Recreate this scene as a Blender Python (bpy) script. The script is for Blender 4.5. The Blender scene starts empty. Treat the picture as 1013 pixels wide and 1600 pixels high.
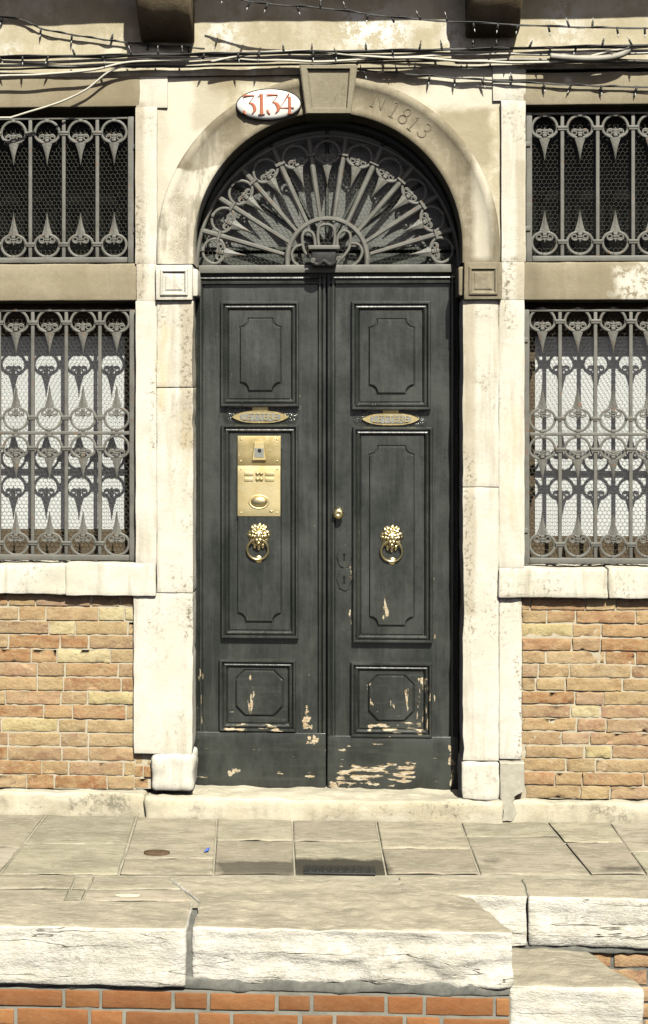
import bpy, math, random
from math import sin, cos, pi, radians, sqrt, atan2
from mathutils import Vector, noise, Matrix
random.seed(7)
SC = bpy.context.scene
COL = SC.collection
# ------------------------------------------------------------------ camera
F = 2400.0; TH = radians(3.0); D = 8.0; EYE = 2.2167
U0 = 506.5 - F*math.tan(TH); V0 = 610.0
cam = bpy.data.cameras.new('camera'); camo = bpy.data.objects.new('camera', cam); COL.objects.link(camo)
cam.sensor_fit = 'AUTO'; cam.sensor_width = 36; cam.lens = F/1600*36
cam.shift_x = (506.5-U0)/1600; cam.shift_y = (V0-800)/1600
cam.clip_start = .1; cam.clip_end = 3000
camo.location = (0, -D, EYE); camo.rotation_euler = (pi/2, 0, TH)
SC.camera = camo
# ------------------------------------------------------------------ light
SUN = Vector((-.27, 1.0, -1.12)).normalized()          # the way the light travels
elev = math.asin(-SUN.z); azim = atan2(-SUN.x, -SUN.y)
w = bpy.data.worlds.new('World'); SC.world = w; w.use_nodes = True
nt = w.node_tree; nt.nodes.clear()
sk = nt.nodes.new('ShaderNodeTexSky'); sk.sky_type = 'NISHITA'; sk.sun_disc = False
sk.sun_elevation = elev; sk.sun_rotation = azim; sk.air_density = .22; sk.dust_density = 2.0; sk.ozone_density = 0
bg = nt.nodes.new('ShaderNodeBackground'); bg.inputs['Strength'].default_value = .06
wo = nt.nodes.new('ShaderNodeOutputWorld')
nt.links.new(sk.outputs[0], bg.inputs[0]); nt.links.new(bg.outputs[0], wo.inputs[0])
sl = bpy.data.lights.new('sun', 'SUN'); sl.energy = 5.0; sl.angle = radians(.5); sl.color = (1, .98, .875)
so = bpy.data.objects.new('sun', sl); COL.objects.link(so); so.location = (2, -6, 9)
so.rotation_euler = SUN.to_track_quat('-Z', 'Y').to_euler()
SC.cycles.diffuse_bounces = 0; SC.cycles.max_bounces = 6
vs = SC.view_settings; vs.view_transform = 'Standard'; vs.look = 'None'; vs.exposure = 1.08; vs.gamma = 1

# ------------------------------------------------------------------ where a point of the photograph stands
def ray(px, py):
    a = (px-U0)/F; b = -(py-V0)/F
    return Vector((a*cos(TH)-sin(TH), a*sin(TH)+cos(TH), b))
def W(px, py, y=0.0):
    r = ray(px, py); t = (y+D)/r.y
    return Vector((r.x*t, y, EYE+r.z*t))
def G(px, py, z=0.0):
    r = ray(px, py); t = (z-EYE)/r.z
    return Vector((r.x*t, -D+r.y*t, z))
def X(px, py=610, y=0): return W(px, py, y).x
def Z(py, px=506, y=0): return W(px, py, y).z
def R(x0, y0, x1, y1, y=0.0):
    a, b, c, d = W(x0, y0, y), W(x1, y0, y), W(x0, y1, y), W(x1, y1, y)
    return ((a.x+c.x)/2, (b.x+d.x)/2, (c.z+d.z)/2, (a.z+b.z)/2)

# ------------------------------------------------------------------ materials
ALB = .66           # keeps stone and brick near their true reflectance
class MT:
    def __init__(s, name, rough=.8, metal=0, spec=.4, coat=0):
        m = bpy.data.materials.new(name); m.use_nodes = True; s.m = m; s.t = m.node_tree
        s.b = s.t.nodes['Principled BSDF']
        s.b.inputs['Roughness'].default_value = rough; s.b.inputs['Metallic'].default_value = metal
        s.b.inputs['Specular IOR Level'].default_value = spec
        if coat: s.b.inputs['Coat Weight'].default_value = coat; s.b.inputs['Coat Roughness'].default_value = .15
        g = s.t.nodes.new('ShaderNodeNewGeometry'); s.pos = g.outputs['Position']; s.nor = g.outputs['Normal']
        s.h = None
    def put(s, sock, v):
        if isinstance(v, (int, float)): sock.default_value = v
        elif isinstance(v, tuple): sock.default_value = (v+(1,)) if len(v) == 3 and sock.type == 'RGBA' else v
        else: s.t.links.new(v, sock)
    def node(s, ty, ins=(), out=0, **kw):
        n = s.t.nodes.new(ty)
        for k, v in kw.items(): setattr(n, k, v)
        for k, v in (ins.items() if isinstance(ins, dict) else enumerate(ins)): s.put(n.inputs[k], v)
        return n.outputs[out]
    def vec(s, st):
        return s.pos if st == (1, 1, 1) else s.node('ShaderNodeVectorMath', [s.pos, st], operation='MULTIPLY')
    def noise(s, scale, st=(1, 1, 1), detail=4, rough=.6, dist=0):
        return s.node('ShaderNodeTexNoise', {'Vector': s.vec(st), 'Scale': scale, 'Detail': detail, 'Roughness': rough, 'Distortion': dist})
    def voro(s, scale, st=(1, 1, 1), feature='F1'):
        return s.node('ShaderNodeTexVoronoi', {'Vector': s.vec(st), 'Scale': scale}, feature=feature)
    def ramp(s, f, a, b): return s.node('ShaderNodeMapRange', [f, a, b, 0.0, 1.0])
    def math(s, op, a, b=0.0): return s.node('ShaderNodeMath', [a, b], operation=op)
    def mul(s, a, b): return s.math('MULTIPLY', a, b)
    def mx(s, a, b): return s.math('MAXIMUM', a, b)
    def mix(s, f, a, b, mode='MIX'):
        n = s.t.nodes.new('ShaderNodeMix'); n.data_type = 'RGBA'; n.blend_type = mode
        s.put(n.inputs[0], f); s.put(n.inputs[6], a); s.put(n.inputs[7], b); return n.outputs[2]
    def box(s, x0, x1, z0, z1, soft=.03, wob=.05, ws=6, st=(1, 1, 1)):
        if not hasattr(s, 'xyz'):
            n = s.t.nodes.new('ShaderNodeSeparateXYZ'); s.t.links.new(s.pos, n.inputs[0]); s.xyz = n.outputs
        key = (wob, ws, st)
        if not hasattr(s, 'wc'): s.wc = {}
        if key not in s.wc:
            nn = s.t.nodes.new('ShaderNodeTexNoise'); s.put(nn.inputs['Vector'], s.vec(st)); nn.inputs['Scale'].default_value = ws; nn.inputs['Detail'].default_value = 5
            sp = s.t.nodes.new('ShaderNodeSeparateColor'); s.t.links.new(nn.outputs['Color'], sp.inputs[0])
            s.wc[key] = [s.math('ADD', s.xyz[ax], s.math('MULTIPLY', s.math('SUBTRACT', sp.outputs[i], .5), wob*3)) for ax, i in ((0, 0), (2, 1))]
        px, pz = s.wc[key]
        r = s.mul(s.ramp(px, x0-soft, x0+soft), s.ramp(px, x1+soft, x1-soft))
        return s.mul(r, s.mul(s.ramp(pz, z0-soft, z0+soft), s.ramp(pz, z1+soft, z1-soft)))
    def pbox(s, x0, y0, x1, y1, y=0, **k): return s.box(*R(x0, y0, x1, y1, y), **k)
    def done(s, color, height=None, strength=.4, dist=.01, rough=None):
        color = s.mix(1.0, color, (ALB, ALB, ALB), 'MULTIPLY')
        s.put(s.b.inputs['Base Color'], color)
        if rough is not None: s.put(s.b.inputs['Roughness'], rough)
        if height is not None:
            bn = s.node('ShaderNodeBump', {'Strength': strength, 'Distance': dist, 'Height': height})
            s.t.links.new(bn, s.b.inputs['Normal'])
        return s.m

def stone_mat(name, base, warm, stain, streak=.5, speck=.5, extra=None, bstr=.45, dirt_top=None, bd=.006):
    t = MT(name, .85, spec=.25)
    c = t.mix(t.ramp(t.noise(2.6, detail=8, rough=.72), .43, .58), base, warm)
    c = t.mix(t.mul(t.ramp(t.noise(7, detail=8, rough=.75), .53, .66), .45), c, tuple(v*.8 for v in warm))
    c = t.mix(t.mul(t.ramp(t.noise(1.0, (16, 16, 1.5), detail=5), .54, .74), streak), c, stain)
    pit = t.ramp(t.noise(60, detail=3), .66, .74)
    pm = t.ramp(t.noise(3.2, detail=3), .5, .66)
    c = t.mix(t.mul(t.mul(pit, pm), speck), c, tuple(v*.35 for v in stain))
    gr = t.mul(t.ramp(t.noise(44, detail=6, rough=.8), .545, .585), t.ramp(t.noise(2.4, detail=5, rough=.6), .52, .62))
    c = t.mix(t.mul(gr, .8*speck), c, tuple(v*.55 for v in stain))
    fine = t.noise(110, detail=4, rough=.7)
    c = t.mix(t.mul(t.ramp(fine, .42, .68), .38), c, tuple(v*.7 for v in base))
    if dirt_top:
        sp = t.t.nodes.new('ShaderNodeSeparateXYZ'); t.t.links.new(t.nor, sp.inputs[0]); t.top = t.ramp(sp.outputs[2], .6, .92)
    if extra: c = extra(t, c)
    if dirt_top:
        k = t.top
        dc = t.mix(t.ramp(t.noise(2.6, (1, 2.5, 1), detail=8, rough=.75), .44, .57), dirt_top, tuple(v*.72 for v in dirt_top))
        dc = t.mix(t.mul(t.ramp(t.noise(14, (.7, 3.4, 1), detail=7, rough=.75), .52, .62), .6), dc, tuple(v*1.45 for v in dirt_top))
        c = t.mix(k, c, dc)
    h = t.math('ADD', t.mul(t.noise(18, detail=6, rough=.65), .9), t.mul(fine, .35))
    h = t.math('SUBTRACT', h, t.mul(t.mul(pit, pm), .35))
    if hasattr(t, 'crack'): h = t.math('SUBTRACT', t.math('ADD', h, t.mul(t.noise(1.0, (6, 6, 22), detail=6, rough=.65), 1.1)), t.mul(t.crack, .8))
    return t.done(c, h, bstr, bd)

WHITE = (.71, .675, .585)
def ex_pil(t, c):
    g = t.mul(t.ramp(t.noise(1.5, (14, 14, 1.3), detail=6), .42, .62), .5)
    for b in ((211, 160, 226, 470), (282, 470, 304, 700), (724, 470, 742, 960), (806, 250, 822, 470)):
        m = t.pbox(*b, wob=.012, soft=.012, ws=9)
        c = t.mix(t.mul(m, .6), c, (.40, .34, .23))
    er = t.noise(42, detail=6, rough=.8)
    for b in ((785, 405, 803, 520), (283, 470, 303, 700), (724, 700, 740, 1000), (213, 300, 226, 470), (246, 465, 258, 520), (288, 900, 304, 1000), (805, 1020, 820, 1190), (236, 560, 247, 700)):
        m = t.mul(t.pbox(*b, wob=.03, soft=.02, ws=12), t.ramp(er, .53, .57))
        c = t.mix(t.mul(m, .8), c, (.17, .145, .095))
    for b, k in (((247, 500, 262, 640), .5), ((270, 640, 296, 770), .35), ((788, 640, 806, 820), .35)):
        c = t.mix(t.mul(t.mul(t.pbox(*b, wob=.03, soft=.03, ws=10), g), k*2), c, (.55, .40, .16))
    return c
M_STONE = stone_mat('istrian_stone', WHITE, (.66, .61, .50), (.36, .30, .20), .6, .85, ex_pil)
M_SILL = stone_mat('sill_stone', (.71, .67, .57), (.62, .57, .45), (.29, .25, .16), .75, .9)
def ex_plinth(t, c):
    for b in ((95, 1238, 205, 1268), (0, 1250, 20, 1262), (915, 1254, 985, 1274), (300, 1252, 325, 1272)):
        m = t.mul(t.pbox(*b, wob=.06, soft=.03), t.ramp(t.noise(24, detail=6, rough=.75), .45, .56))
        c = t.mix(t.mul(m, .85), c, (.20, .18, .13))
    return t.mix(t.mul(t.ramp(t.noise(1.0, (4, 4, 14), detail=6, rough=.7), .52, .64), .6), c, (.66, .61, .49))
M_PLINTH = stone_mat('plinth_stone', (.62, .56, .42), (.50, .44, .31), (.24, .22, .16), .35, .9, ex_plinth, dirt_top=(.56, .51, .39), bstr=.6)
def ex_kerb(t, c):
    n = t.noise(1.0, (.9, .9, 8), detail=5, rough=.5)
    k = t.ramp(t.math('ABSOLUTE', t.math('SUBTRACT', n, .5)), .006, .002)
    k = t.mul(k, t.ramp(t.noise(4, detail=3), .42, .55))
    t.crack = t.mul(k, t.math('SUBTRACT', 1.0, t.top))
    c = t.mix(t.mul(t.ramp(t.noise(1.0, (8, 8, 26), detail=7, rough=.72), .5, .66), .6), c, (.50, .475, .41))
    c = t.mix(t.mul(t.ramp(t.noise(16, detail=7, rough=.75), .52, .62), .5), c, (.78, .755, .69))
    return t.mix(t.mul(t.crack, .85), c, (.13, .11, .075))
M_KERB = stone_mat('kerb_stone', (.68, .645, .565), (.58, .54, .45), (.33, .30, .24), .3, .7, ex_kerb, dirt_top=(.42, .372, .275), bstr=.72, bd=.014)

def ex_plaster(t, c):
    # lighter, washed plaster beside the left pilaster; bare white repair patches; brown weathering beside the ring
    c = t.mix(t.mul(t.ramp(t.noise(3.4, detail=7, rough=.7), .50, .57), .7), c, (.68, .625, .49))
    c = t.mix(t.mul(t.ramp(t.noise(2.3, detail=8, rough=.72), .52, .60), .7), c, (.41, .35, .235))
    c = t.mix(t.mul(t.ramp(t.noise(1.0, (9, 9, 1.2), detail=7, rough=.7), .52, .62), .4), c, (.40, .34, .22))
    for b, k in (((226, 118, 345, 330), .85), ((665, 98, 800, 165), .8), ((690, 190, 745, 215), .7)):
        c = t.mix(t.mul(t.pbox(*b, wob=.07, soft=.03), k), c, (.69, .64, .52))
    for b in ((540, 20, 640, 75), (690, 30, 725, 70), (325, 45, 372, 70), (855, 12, 905, 60), (0, 72, 30, 86)):
        m = t.mul(t.pbox(*b, wob=.06, soft=.05), t.ramp(t.noise(17, detail=6, rough=.75), .47, .52))
        c = t.mix(m, c, (.76, .74, .68))
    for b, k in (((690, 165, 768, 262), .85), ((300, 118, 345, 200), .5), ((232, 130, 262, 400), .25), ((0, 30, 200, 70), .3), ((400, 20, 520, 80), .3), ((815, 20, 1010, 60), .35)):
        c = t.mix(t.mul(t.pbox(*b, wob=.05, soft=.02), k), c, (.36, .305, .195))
    for b in ((340, 106, 468, 128), (262, 106, 330, 118)):
        m = t.mul(t.pbox(*b, wob=.05, soft=.03), t.ramp(t.noise(9, detail=8, rough=.75), .44, .54))
        c = t.mix(t.mul(m, .8), c, (.30, .245, .15))
    for b in ((335, 110, 375, 150), (585, 105, 668, 135), (203, 108, 232, 140)):
        c = t.mix(t.mul(t.pbox(*b, wob=.06, soft=.05), .7), c, (.27, .215, .13))
    return c
M_PLASTER = stone_mat('ochre_plaster', (.58, .515, .37), (.50, .435, .295), (.33, .27, .165), .35, .3, ex_plaster, .5)
def ex_lint(t, c):
    c = t.mix(t.mul(t.pbox(0, 120, 215, 172, wob=.05, soft=.05), .35), c, (.22, .17, .10))
    c = t.mix(t.mul(t.pbox(962, 420, 1100, 475, wob=.09, soft=.05, ws=10), t.ramp(t.noise(20, detail=7, rough=.78), .44, .50)), c, (.66, .62, .52))
    c = t.mix(t.pbox(882, 120, 893, 128, wob=.02, soft=.01), c, (.62, .58, .48))
    c = t.mix(t.mul(t.pbox(822, 412, 850, 470, wob=.05, soft=.04), .8), c, (.2, .17, .11))
    return c
M_LINTEL = stone_mat('lintel_stone', (.35, .30, .205), (.285, .24, .155), (.22, .18, .11), .6, .35, ex_lint, .4)
def ex_ring(t, c):
    m = t.mx(t.pbox(200, 262, 345, 480, wob=.05, soft=.012, ws=11), t.mul(t.pbox(300, 205, 345, 275, wob=.06, soft=.03, ws=11), .45))
    c = t.mix(t.mul(m, .95), c, (.67, .62, .50))
    c = t.mix(t.mul(t.ramp(t.noise(5, detail=8, rough=.75), .50, .58), .55), c, (.36, .315, .225))
    c = t.mix(t.mul(t.ramp(t.noise(1.0, (11, 11, 2), detail=8, rough=.72), .52, .60), .5), c, (.165, .135, .085))
    s = t.mul(t.pbox(740, 230, 766, 405, wob=.02, soft=.018, ws=9), .8)
    c = t.mix(s, c, (.62, .57, .45))
    g = t.mul(t.pbox(272, 290, 292, 408, wob=.03, soft=.03), t.mul(t.ramp(t.noise(150, detail=3), .42, .56), .75))
    c = t.mix(g, c, (.33, .28, .19))
    return c
M_RING = stone_mat('arch_stone', (.262, .222, .15), (.215, .18, .118), (.19, .155, .1), .4, .3, ex_ring, .35)
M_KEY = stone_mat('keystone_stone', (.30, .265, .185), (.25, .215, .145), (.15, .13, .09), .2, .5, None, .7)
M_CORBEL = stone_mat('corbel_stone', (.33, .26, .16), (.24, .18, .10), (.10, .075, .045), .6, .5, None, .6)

def brick_mat(name, rough=.9, bstr=.7, pit=.5, pale=1.0):
    t = MT(name, rough, spec=.15)
    at = t.node('ShaderNodeAttribute', attribute_name='tint')
    n1 = t.noise(22, (1, 1, 1.6), detail=6, rough=.7)
    c = t.mix(t.mul(t.ramp(n1, .42, .62), .75*pale), at, t.mix(.6, at, (.56, .43, .23)))
    c = t.mix(t.mul(t.ramp(t.noise(4.5, detail=8, rough=.75), .52, .64), .4*pale), c, (.47, .39, .25))
    c = t.mix(t.mul(t.ramp(t.noise(5.5, (1, 1, 1.5), detail=7, rough=.7), .44, .58), .5*pale), c, (.42, .30, .15))
    c = t.mix(t.mul(t.ramp(t.noise(9, (1, 1, 2.4), detail=6, rough=.7), .50, .62), .5), c, t.mix(.6, at, (.17, .07, .025)))
    c = t.mix(t.mul(t.ramp(t.noise(75, detail=2), .62, .7), pit), c, (.15, .09, .05))
    c = t.mix(t.mul(t.ramp(t.noise(58, (1.3, 1, 1), detail=2), .66, .72), .5*pale), c, (.62, .52, .36))
    h = t.math('ADD', t.mul(t.noise(45, detail=5, rough=.7), 1.0), t.mul(n1, .8))
    return t.done(c, h, bstr, .008)
M_BRICK = brick_mat('old_brick')
M_QBRICK = brick_mat('quay_brick', .9, .35, .3, .12)
def simple(name, c1, c2, scale=20, rough=.85, bstr=.4, metal=0, spec=.3, bd=.005):
    t = MT(name, rough, metal, spec)
    n = t.noise(scale, detail=6, rough=.7)
    return t.done(t.mix(t.ramp(n, .35, .65), c1, c2), n, bstr, bd)
M_MORTAR = simple('lime_mortar', (.56, .49, .365), (.44, .375, .26), 30)
M_CEMENT = simple('grey_cement', (.50, .465, .375), (.39, .36, .285), 26)
M_PJOINT = simple('worn_paving_joint', (.47, .43, .33), (.28, .25, .18), 7)
M_QMORT = simple('quay_mortar', (.30, .285, .235), (.19, .18, .145), 9)
M_DARKCEM = simple('damp_cement', (.22, .215, .185), (.11, .11, .095), 16)
M_DARK = simple('interior_shade_black', (.006, .006, .006), (.004, .004, .004), 5, .9, .0)  # near-black: the shade of unlit hollows put into the colour

def pave_mat():
    t = MT('trachyte_paving', .85, spec=.25)
    at = t.node('ShaderNodeAttribute', attribute_name='tint')
    c = t.mix(t.ramp(t.noise(3, (1, 2.2, 1), detail=8, rough=.75), .45, .56), at, t.mix(.65, at, (.23, .205, .145)))
    c = t.mix(t.mul(t.ramp(t.noise(26, (.5, 2.5, 1), detail=6, rough=.75), .52, .60), .55), c, (.50, .47, .37))
    c = t.mix(t.mul(t.ramp(t.noise(6, (.8, 3, 1), detail=8, rough=.78), .54, .60), .6), c, (.20, .18, .125))
    c = t.mix(t.mul(t.ramp(t.noise(90, detail=3), .6, .72), .4), c, (.13, .115, .08))
    # damp patches by the drain
    sep = t.t.nodes.new('ShaderNodeSeparateXYZ'); t.t.links.new(t.pos, sep.inputs[0])
    wn = t.math('MULTIPLY', t.math('SUBTRACT', t.noise(7, detail=5), .5), .13)
    yy = t.math('ADD', sep.outputs[1], wn); xx = t.math('ADD', sep.outputs[0], wn)
    wet = None
    for (xa, ya, xb, yb, k) in ((458, 1343, 606, 1369, .97), (338, 1347, 464, 1369, .72), (940, 1356, 1000, 1362, .7), (755, 1341, 785, 1345, .6)):
        a = G(xa, yb); b = G(xb, ya); s_ = .022
        m = t.mul(t.mul(t.ramp(xx, a.x-s_, a.x+s_), t.ramp(xx, b.x+s_, b.x-s_)), t.mul(t.ramp(yy, a.y-s_, a.y+s_), t.ramp(yy, b.y+s_, b.y-s_)))
        m = t.mul(m, k); wet = m if wet is None else t.mx(wet, m)
    c = t.mix(wet, c, (.045, .04, .028))
    h = t.math('ADD', t.noise(30, (1, 2, 1), detail=6, rough=.7), t.mul(t.noise(130, detail=2), .4))
    return t.done(c, h, .5, .006)
M_PAVE = pave_mat()

def iron_mat():
    t = MT('grey_painted_iron', .55, 0, .4)
    c = t.mix(t.ramp(t.noise(14, detail=5), .4, .65), (.165, .160, .137), (.120, .115, .098))
    c = t.mix(t.mul(t.ramp(t.noise(38, detail=4), .62, .68), .75), c, (.20, .10, .045))
    return t.done(c, t.noise(70, detail=4), .3, .003)
M_IRON = iron_mat()
M_WIRE = simple('galvanised_wire', (.20, .20, .155), (.15, .145, .11), 40, .5, .1)
M_BLACKIRON = simple('black_iron', (.018, .018, .017), (.03, .028, .025), 40, .45, .3)

def door_mat(name, hb=(), chips=(), vb=(), lumps=()):
    t = MT(name, .42, 0, .4, .22); y = .18
    c = t.mix(t.ramp(t.noise(3.0, (1.6, 1, .8), detail=6, rough=.65), .42, .60), (.019, .022, .018), (.047, .051, .043))
    c = t.mix(t.mul(t.ramp(t.noise(1.6, (3, 30, 30) if hb else (30, 30, 1.6), detail=4), .5, .7), .45), c, (.062, .064, .053))
    chip = t.noise(26, detail=5, rough=.65)
    worn = t.mul(t.ramp(chip, .725, .74), .8)
    # paint worn away in flakes, along the grain, inside worn places
    if hb:
        fl = t.noise(1.0, (11, 11, 60), detail=6, rough=.6); z = None
        for b in hb:
            m = t.pbox(*b, y=y, soft=.02, wob=.05, ws=9); z = m if z is None else t.mx(z, m)
        worn = t.mx(worn, t.ramp(t.math('ADD', fl, t.mul(t.math('SUBTRACT', z, 1.0), .3)), .494, .512))
        worn = t.mx(worn, t.ramp(fl, .69, .72))
    if vb:
        fl = t.noise(1.0, (60, 60, 14), detail=6, rough=.6); z = None
        for b in vb:
            m = t.pbox(*b, y=y, soft=.014, wob=.02, ws=12); z = m if z is None else t.mx(z, m)
        worn = t.mx(worn, t.ramp(t.math('ADD', fl, t.mul(t.math('SUBTRACT', z, 1.0), .3)), .54, .56))
    if chips:
        z = None
        for b in chips:
            m = t.pbox(*b, y=y, soft=.012, wob=.03, ws=12); z = m if z is None else t.mx(z, m)
        worn = t.mx(worn, t.ramp(t.math('ADD', chip, t.mul(t.math('SUBTRACT', z, 1.0), .3)), .46, .475))
    wood = t.mix(t.ramp(t.noise(3, (8, 8, 50), detail=4), .4, .6), (.60, .53, .38), (.38, .26, .14))
    c = t.mix(worn, c, wood)
    n6 = t.noise(6, detail=5)
    rough = t.math('ADD', t.mul(worn, .35), t.math('ADD', t.mul(t.ramp(n6, .3, .7), .2), .32))
    h = t.math('ADD', t.mul(t.noise(1.0, (40, 40, 5), detail=5), .6), t.mul(t.noise(9, detail=5), .7))
    h = t.math('SUBTRACT', h, t.mul(worn, .5))
    for b in lumps:
        m = t.pbox(*b, y=y, soft=.015, wob=.03, ws=9)
        h = t.math('ADD', h, t.mul(m, t.mul(t.noise(42, detail=3), 3.0))); rough = t.math('SUBTRACT', rough, t.mul(m, .2))
    return t.done(c, h, .6, .009, rough)
M_KICK = door_mat('peeling_kick_board_paint', ((528, 1190, 650, 1226), (532, 1196, 648, 1222), (420, 1203, 443, 1216), (476, 1203, 498, 1218), (524, 1162, 550, 1178), (576, 1160, 600, 1168)), ((356, 1200, 380, 1214), (480, 1148, 500, 1162), (700, 1160, 708, 1232), (512, 1215, 530, 1232)))
M_LOWPANEL = door_mat('worn_lower_panel_paint', ((355, 1130, 460, 1142), (567, 1128, 662, 1148)), (), ((650, 1055, 674, 1140), (606, 1085, 622, 1124), (630, 1070, 640, 1120), (573, 1062, 584, 1104), (386, 1050, 400, 1128), (436, 1055, 446, 1104)))
M_PANEL = door_mat('panel_paint', (), ((393, 1000, 400, 1004),), ((596, 920, 608, 970), (400, 925, 406, 965)))
M_DOOR = door_mat('blackish_green_door_paint', (), ((472, 1118, 489, 1141), (478, 1098, 484, 1120), (671, 656, 676, 668)), ((309, 1040, 319, 1142), (545, 880, 552, 980), (676, 900, 682, 1000), (676, 1060, 686, 1110)), ((352, 639, 462, 662), (556, 643, 664, 665)))
def brass(name, c1, c2, r=.28, sc=9, spots=0):
    t = MT(name, r, 1, .5)
    n = t.noise(sc, detail=6, rough=.65)
    c = t.mix(t.ramp(n, .35, .7), c1, c2)
    if spots:
        c = t.mix(t.mul(t.ramp(t.noise(75, detail=2), .64, .68), spots), c, (.80, .74, .52))
    return t.done(c, t.noise(55, detail=4), .18, .003, t.math('ADD', t.mul(n, .3), r-.1))
M_BRASS = brass('polished_brass', (.90, .77, .46), (.70, .57, .29))
M_BRASSP = brass('pale_brass_plate', (.93, .80, .48), (.66, .52, .25), .5, 8, .5)
M_BRASSD = brass('tarnished_brass_plate', (.68, .56, .30), (.42, .32, .14), .5, 8, .9)
M_WOOD = simple('weathered_window_wood', (.125, .092, .052), (.075, .052, .03), 18)
M_REDWOOD = simple('reddish_wood', (.30, .17, .11), (.20, .10, .06), 24)
M_GREENWOOD = simple('grey_green_wood', (.085, .092, .078), (.06, .066, .055), 14, .55, .4)
def pane_mat(name, c, rough, coat):
    t = MT(name, rough, 0, .5, coat); n = t.noise(3, detail=3)
    return t.done(t.mix(n, c, tuple(v*.86 for v in c)), t.noise(5, (1, 1, .4), detail=2), .05, .01)
M_WPANE = pane_mat('white_obscured_pane', (.63, .64, .62), .35, .25)
M_DPANE = pane_mat('unlit_room_pane', (.005, .005, .004), .3, 0)  # darkness of the room behind is put into the pane colour
M_DPANE.node_tree.nodes['Principled BSDF'].inputs['Specular IOR Level'].default_value = .15
def fan_glass():
    t = MT('dusty_fanlight_glass', .38, 0, .5)
    n = t.noise(5, detail=5)
    c = t.mix(t.ramp(n, .35, .65), (.13, .135, .12), (.18, .18, .165))
    return t.done(c, n, .05, .01)
M_FGLASS = fan_glass()
M_ENAMEL = simple('white_enamel', (.80, .79, .75), (.74, .72, .66), 8, .3, .05)
M_RED = simple('red_brown_stencil_paint', (.42, .10, .045), (.50, .17, .09), 60, .6, .1)
M_INCISE = simple('incised_letter_tone', (.165, .138, .09), (.215, .18, .118), 30, .9, .2)
M_CABLEG = simple('grey_cable', (.40, .38, .32), (.30, .28, .23), 12, .6, .1)
M_CABLEW = simple('pale_cable', (.60, .57, .48), (.50, .46, .37), 12, .6, .1)
M_CABLEB = simple('black_cable', (.018, .018, .016), (.03, .028, .025), 12, .5, .1)
M_BULB = simple('clear_bulb', (.55, .55, .52), (.4, .4, .38), 30, .15, .0)
M_GREYPL = simple('grey_plastic', (.30, .30, .27), (.2, .2, .18), 40, .4, .1)
M_RUST = simple('rusty_iron', (.13, .075, .035), (.07, .045, .025), 40, .8, .5)
M_BLUE = simple('blue_paper', (.08, .16, .50), (.06, .1, .35), 60, .7, .1)
M_PAPER = simple('pale_grit', (.62, .58, .44), (.45, .41, .3), 60, .8, .5)
M_WATER = simple('canal_green_water', (.02, .035, .03), (.03, .045, .035), 2, .08, .3)
M_LIME = simple('bare_worn_wood', (.50, .43, .28), (.34, .25, .13), 40, .9, .3)

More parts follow.
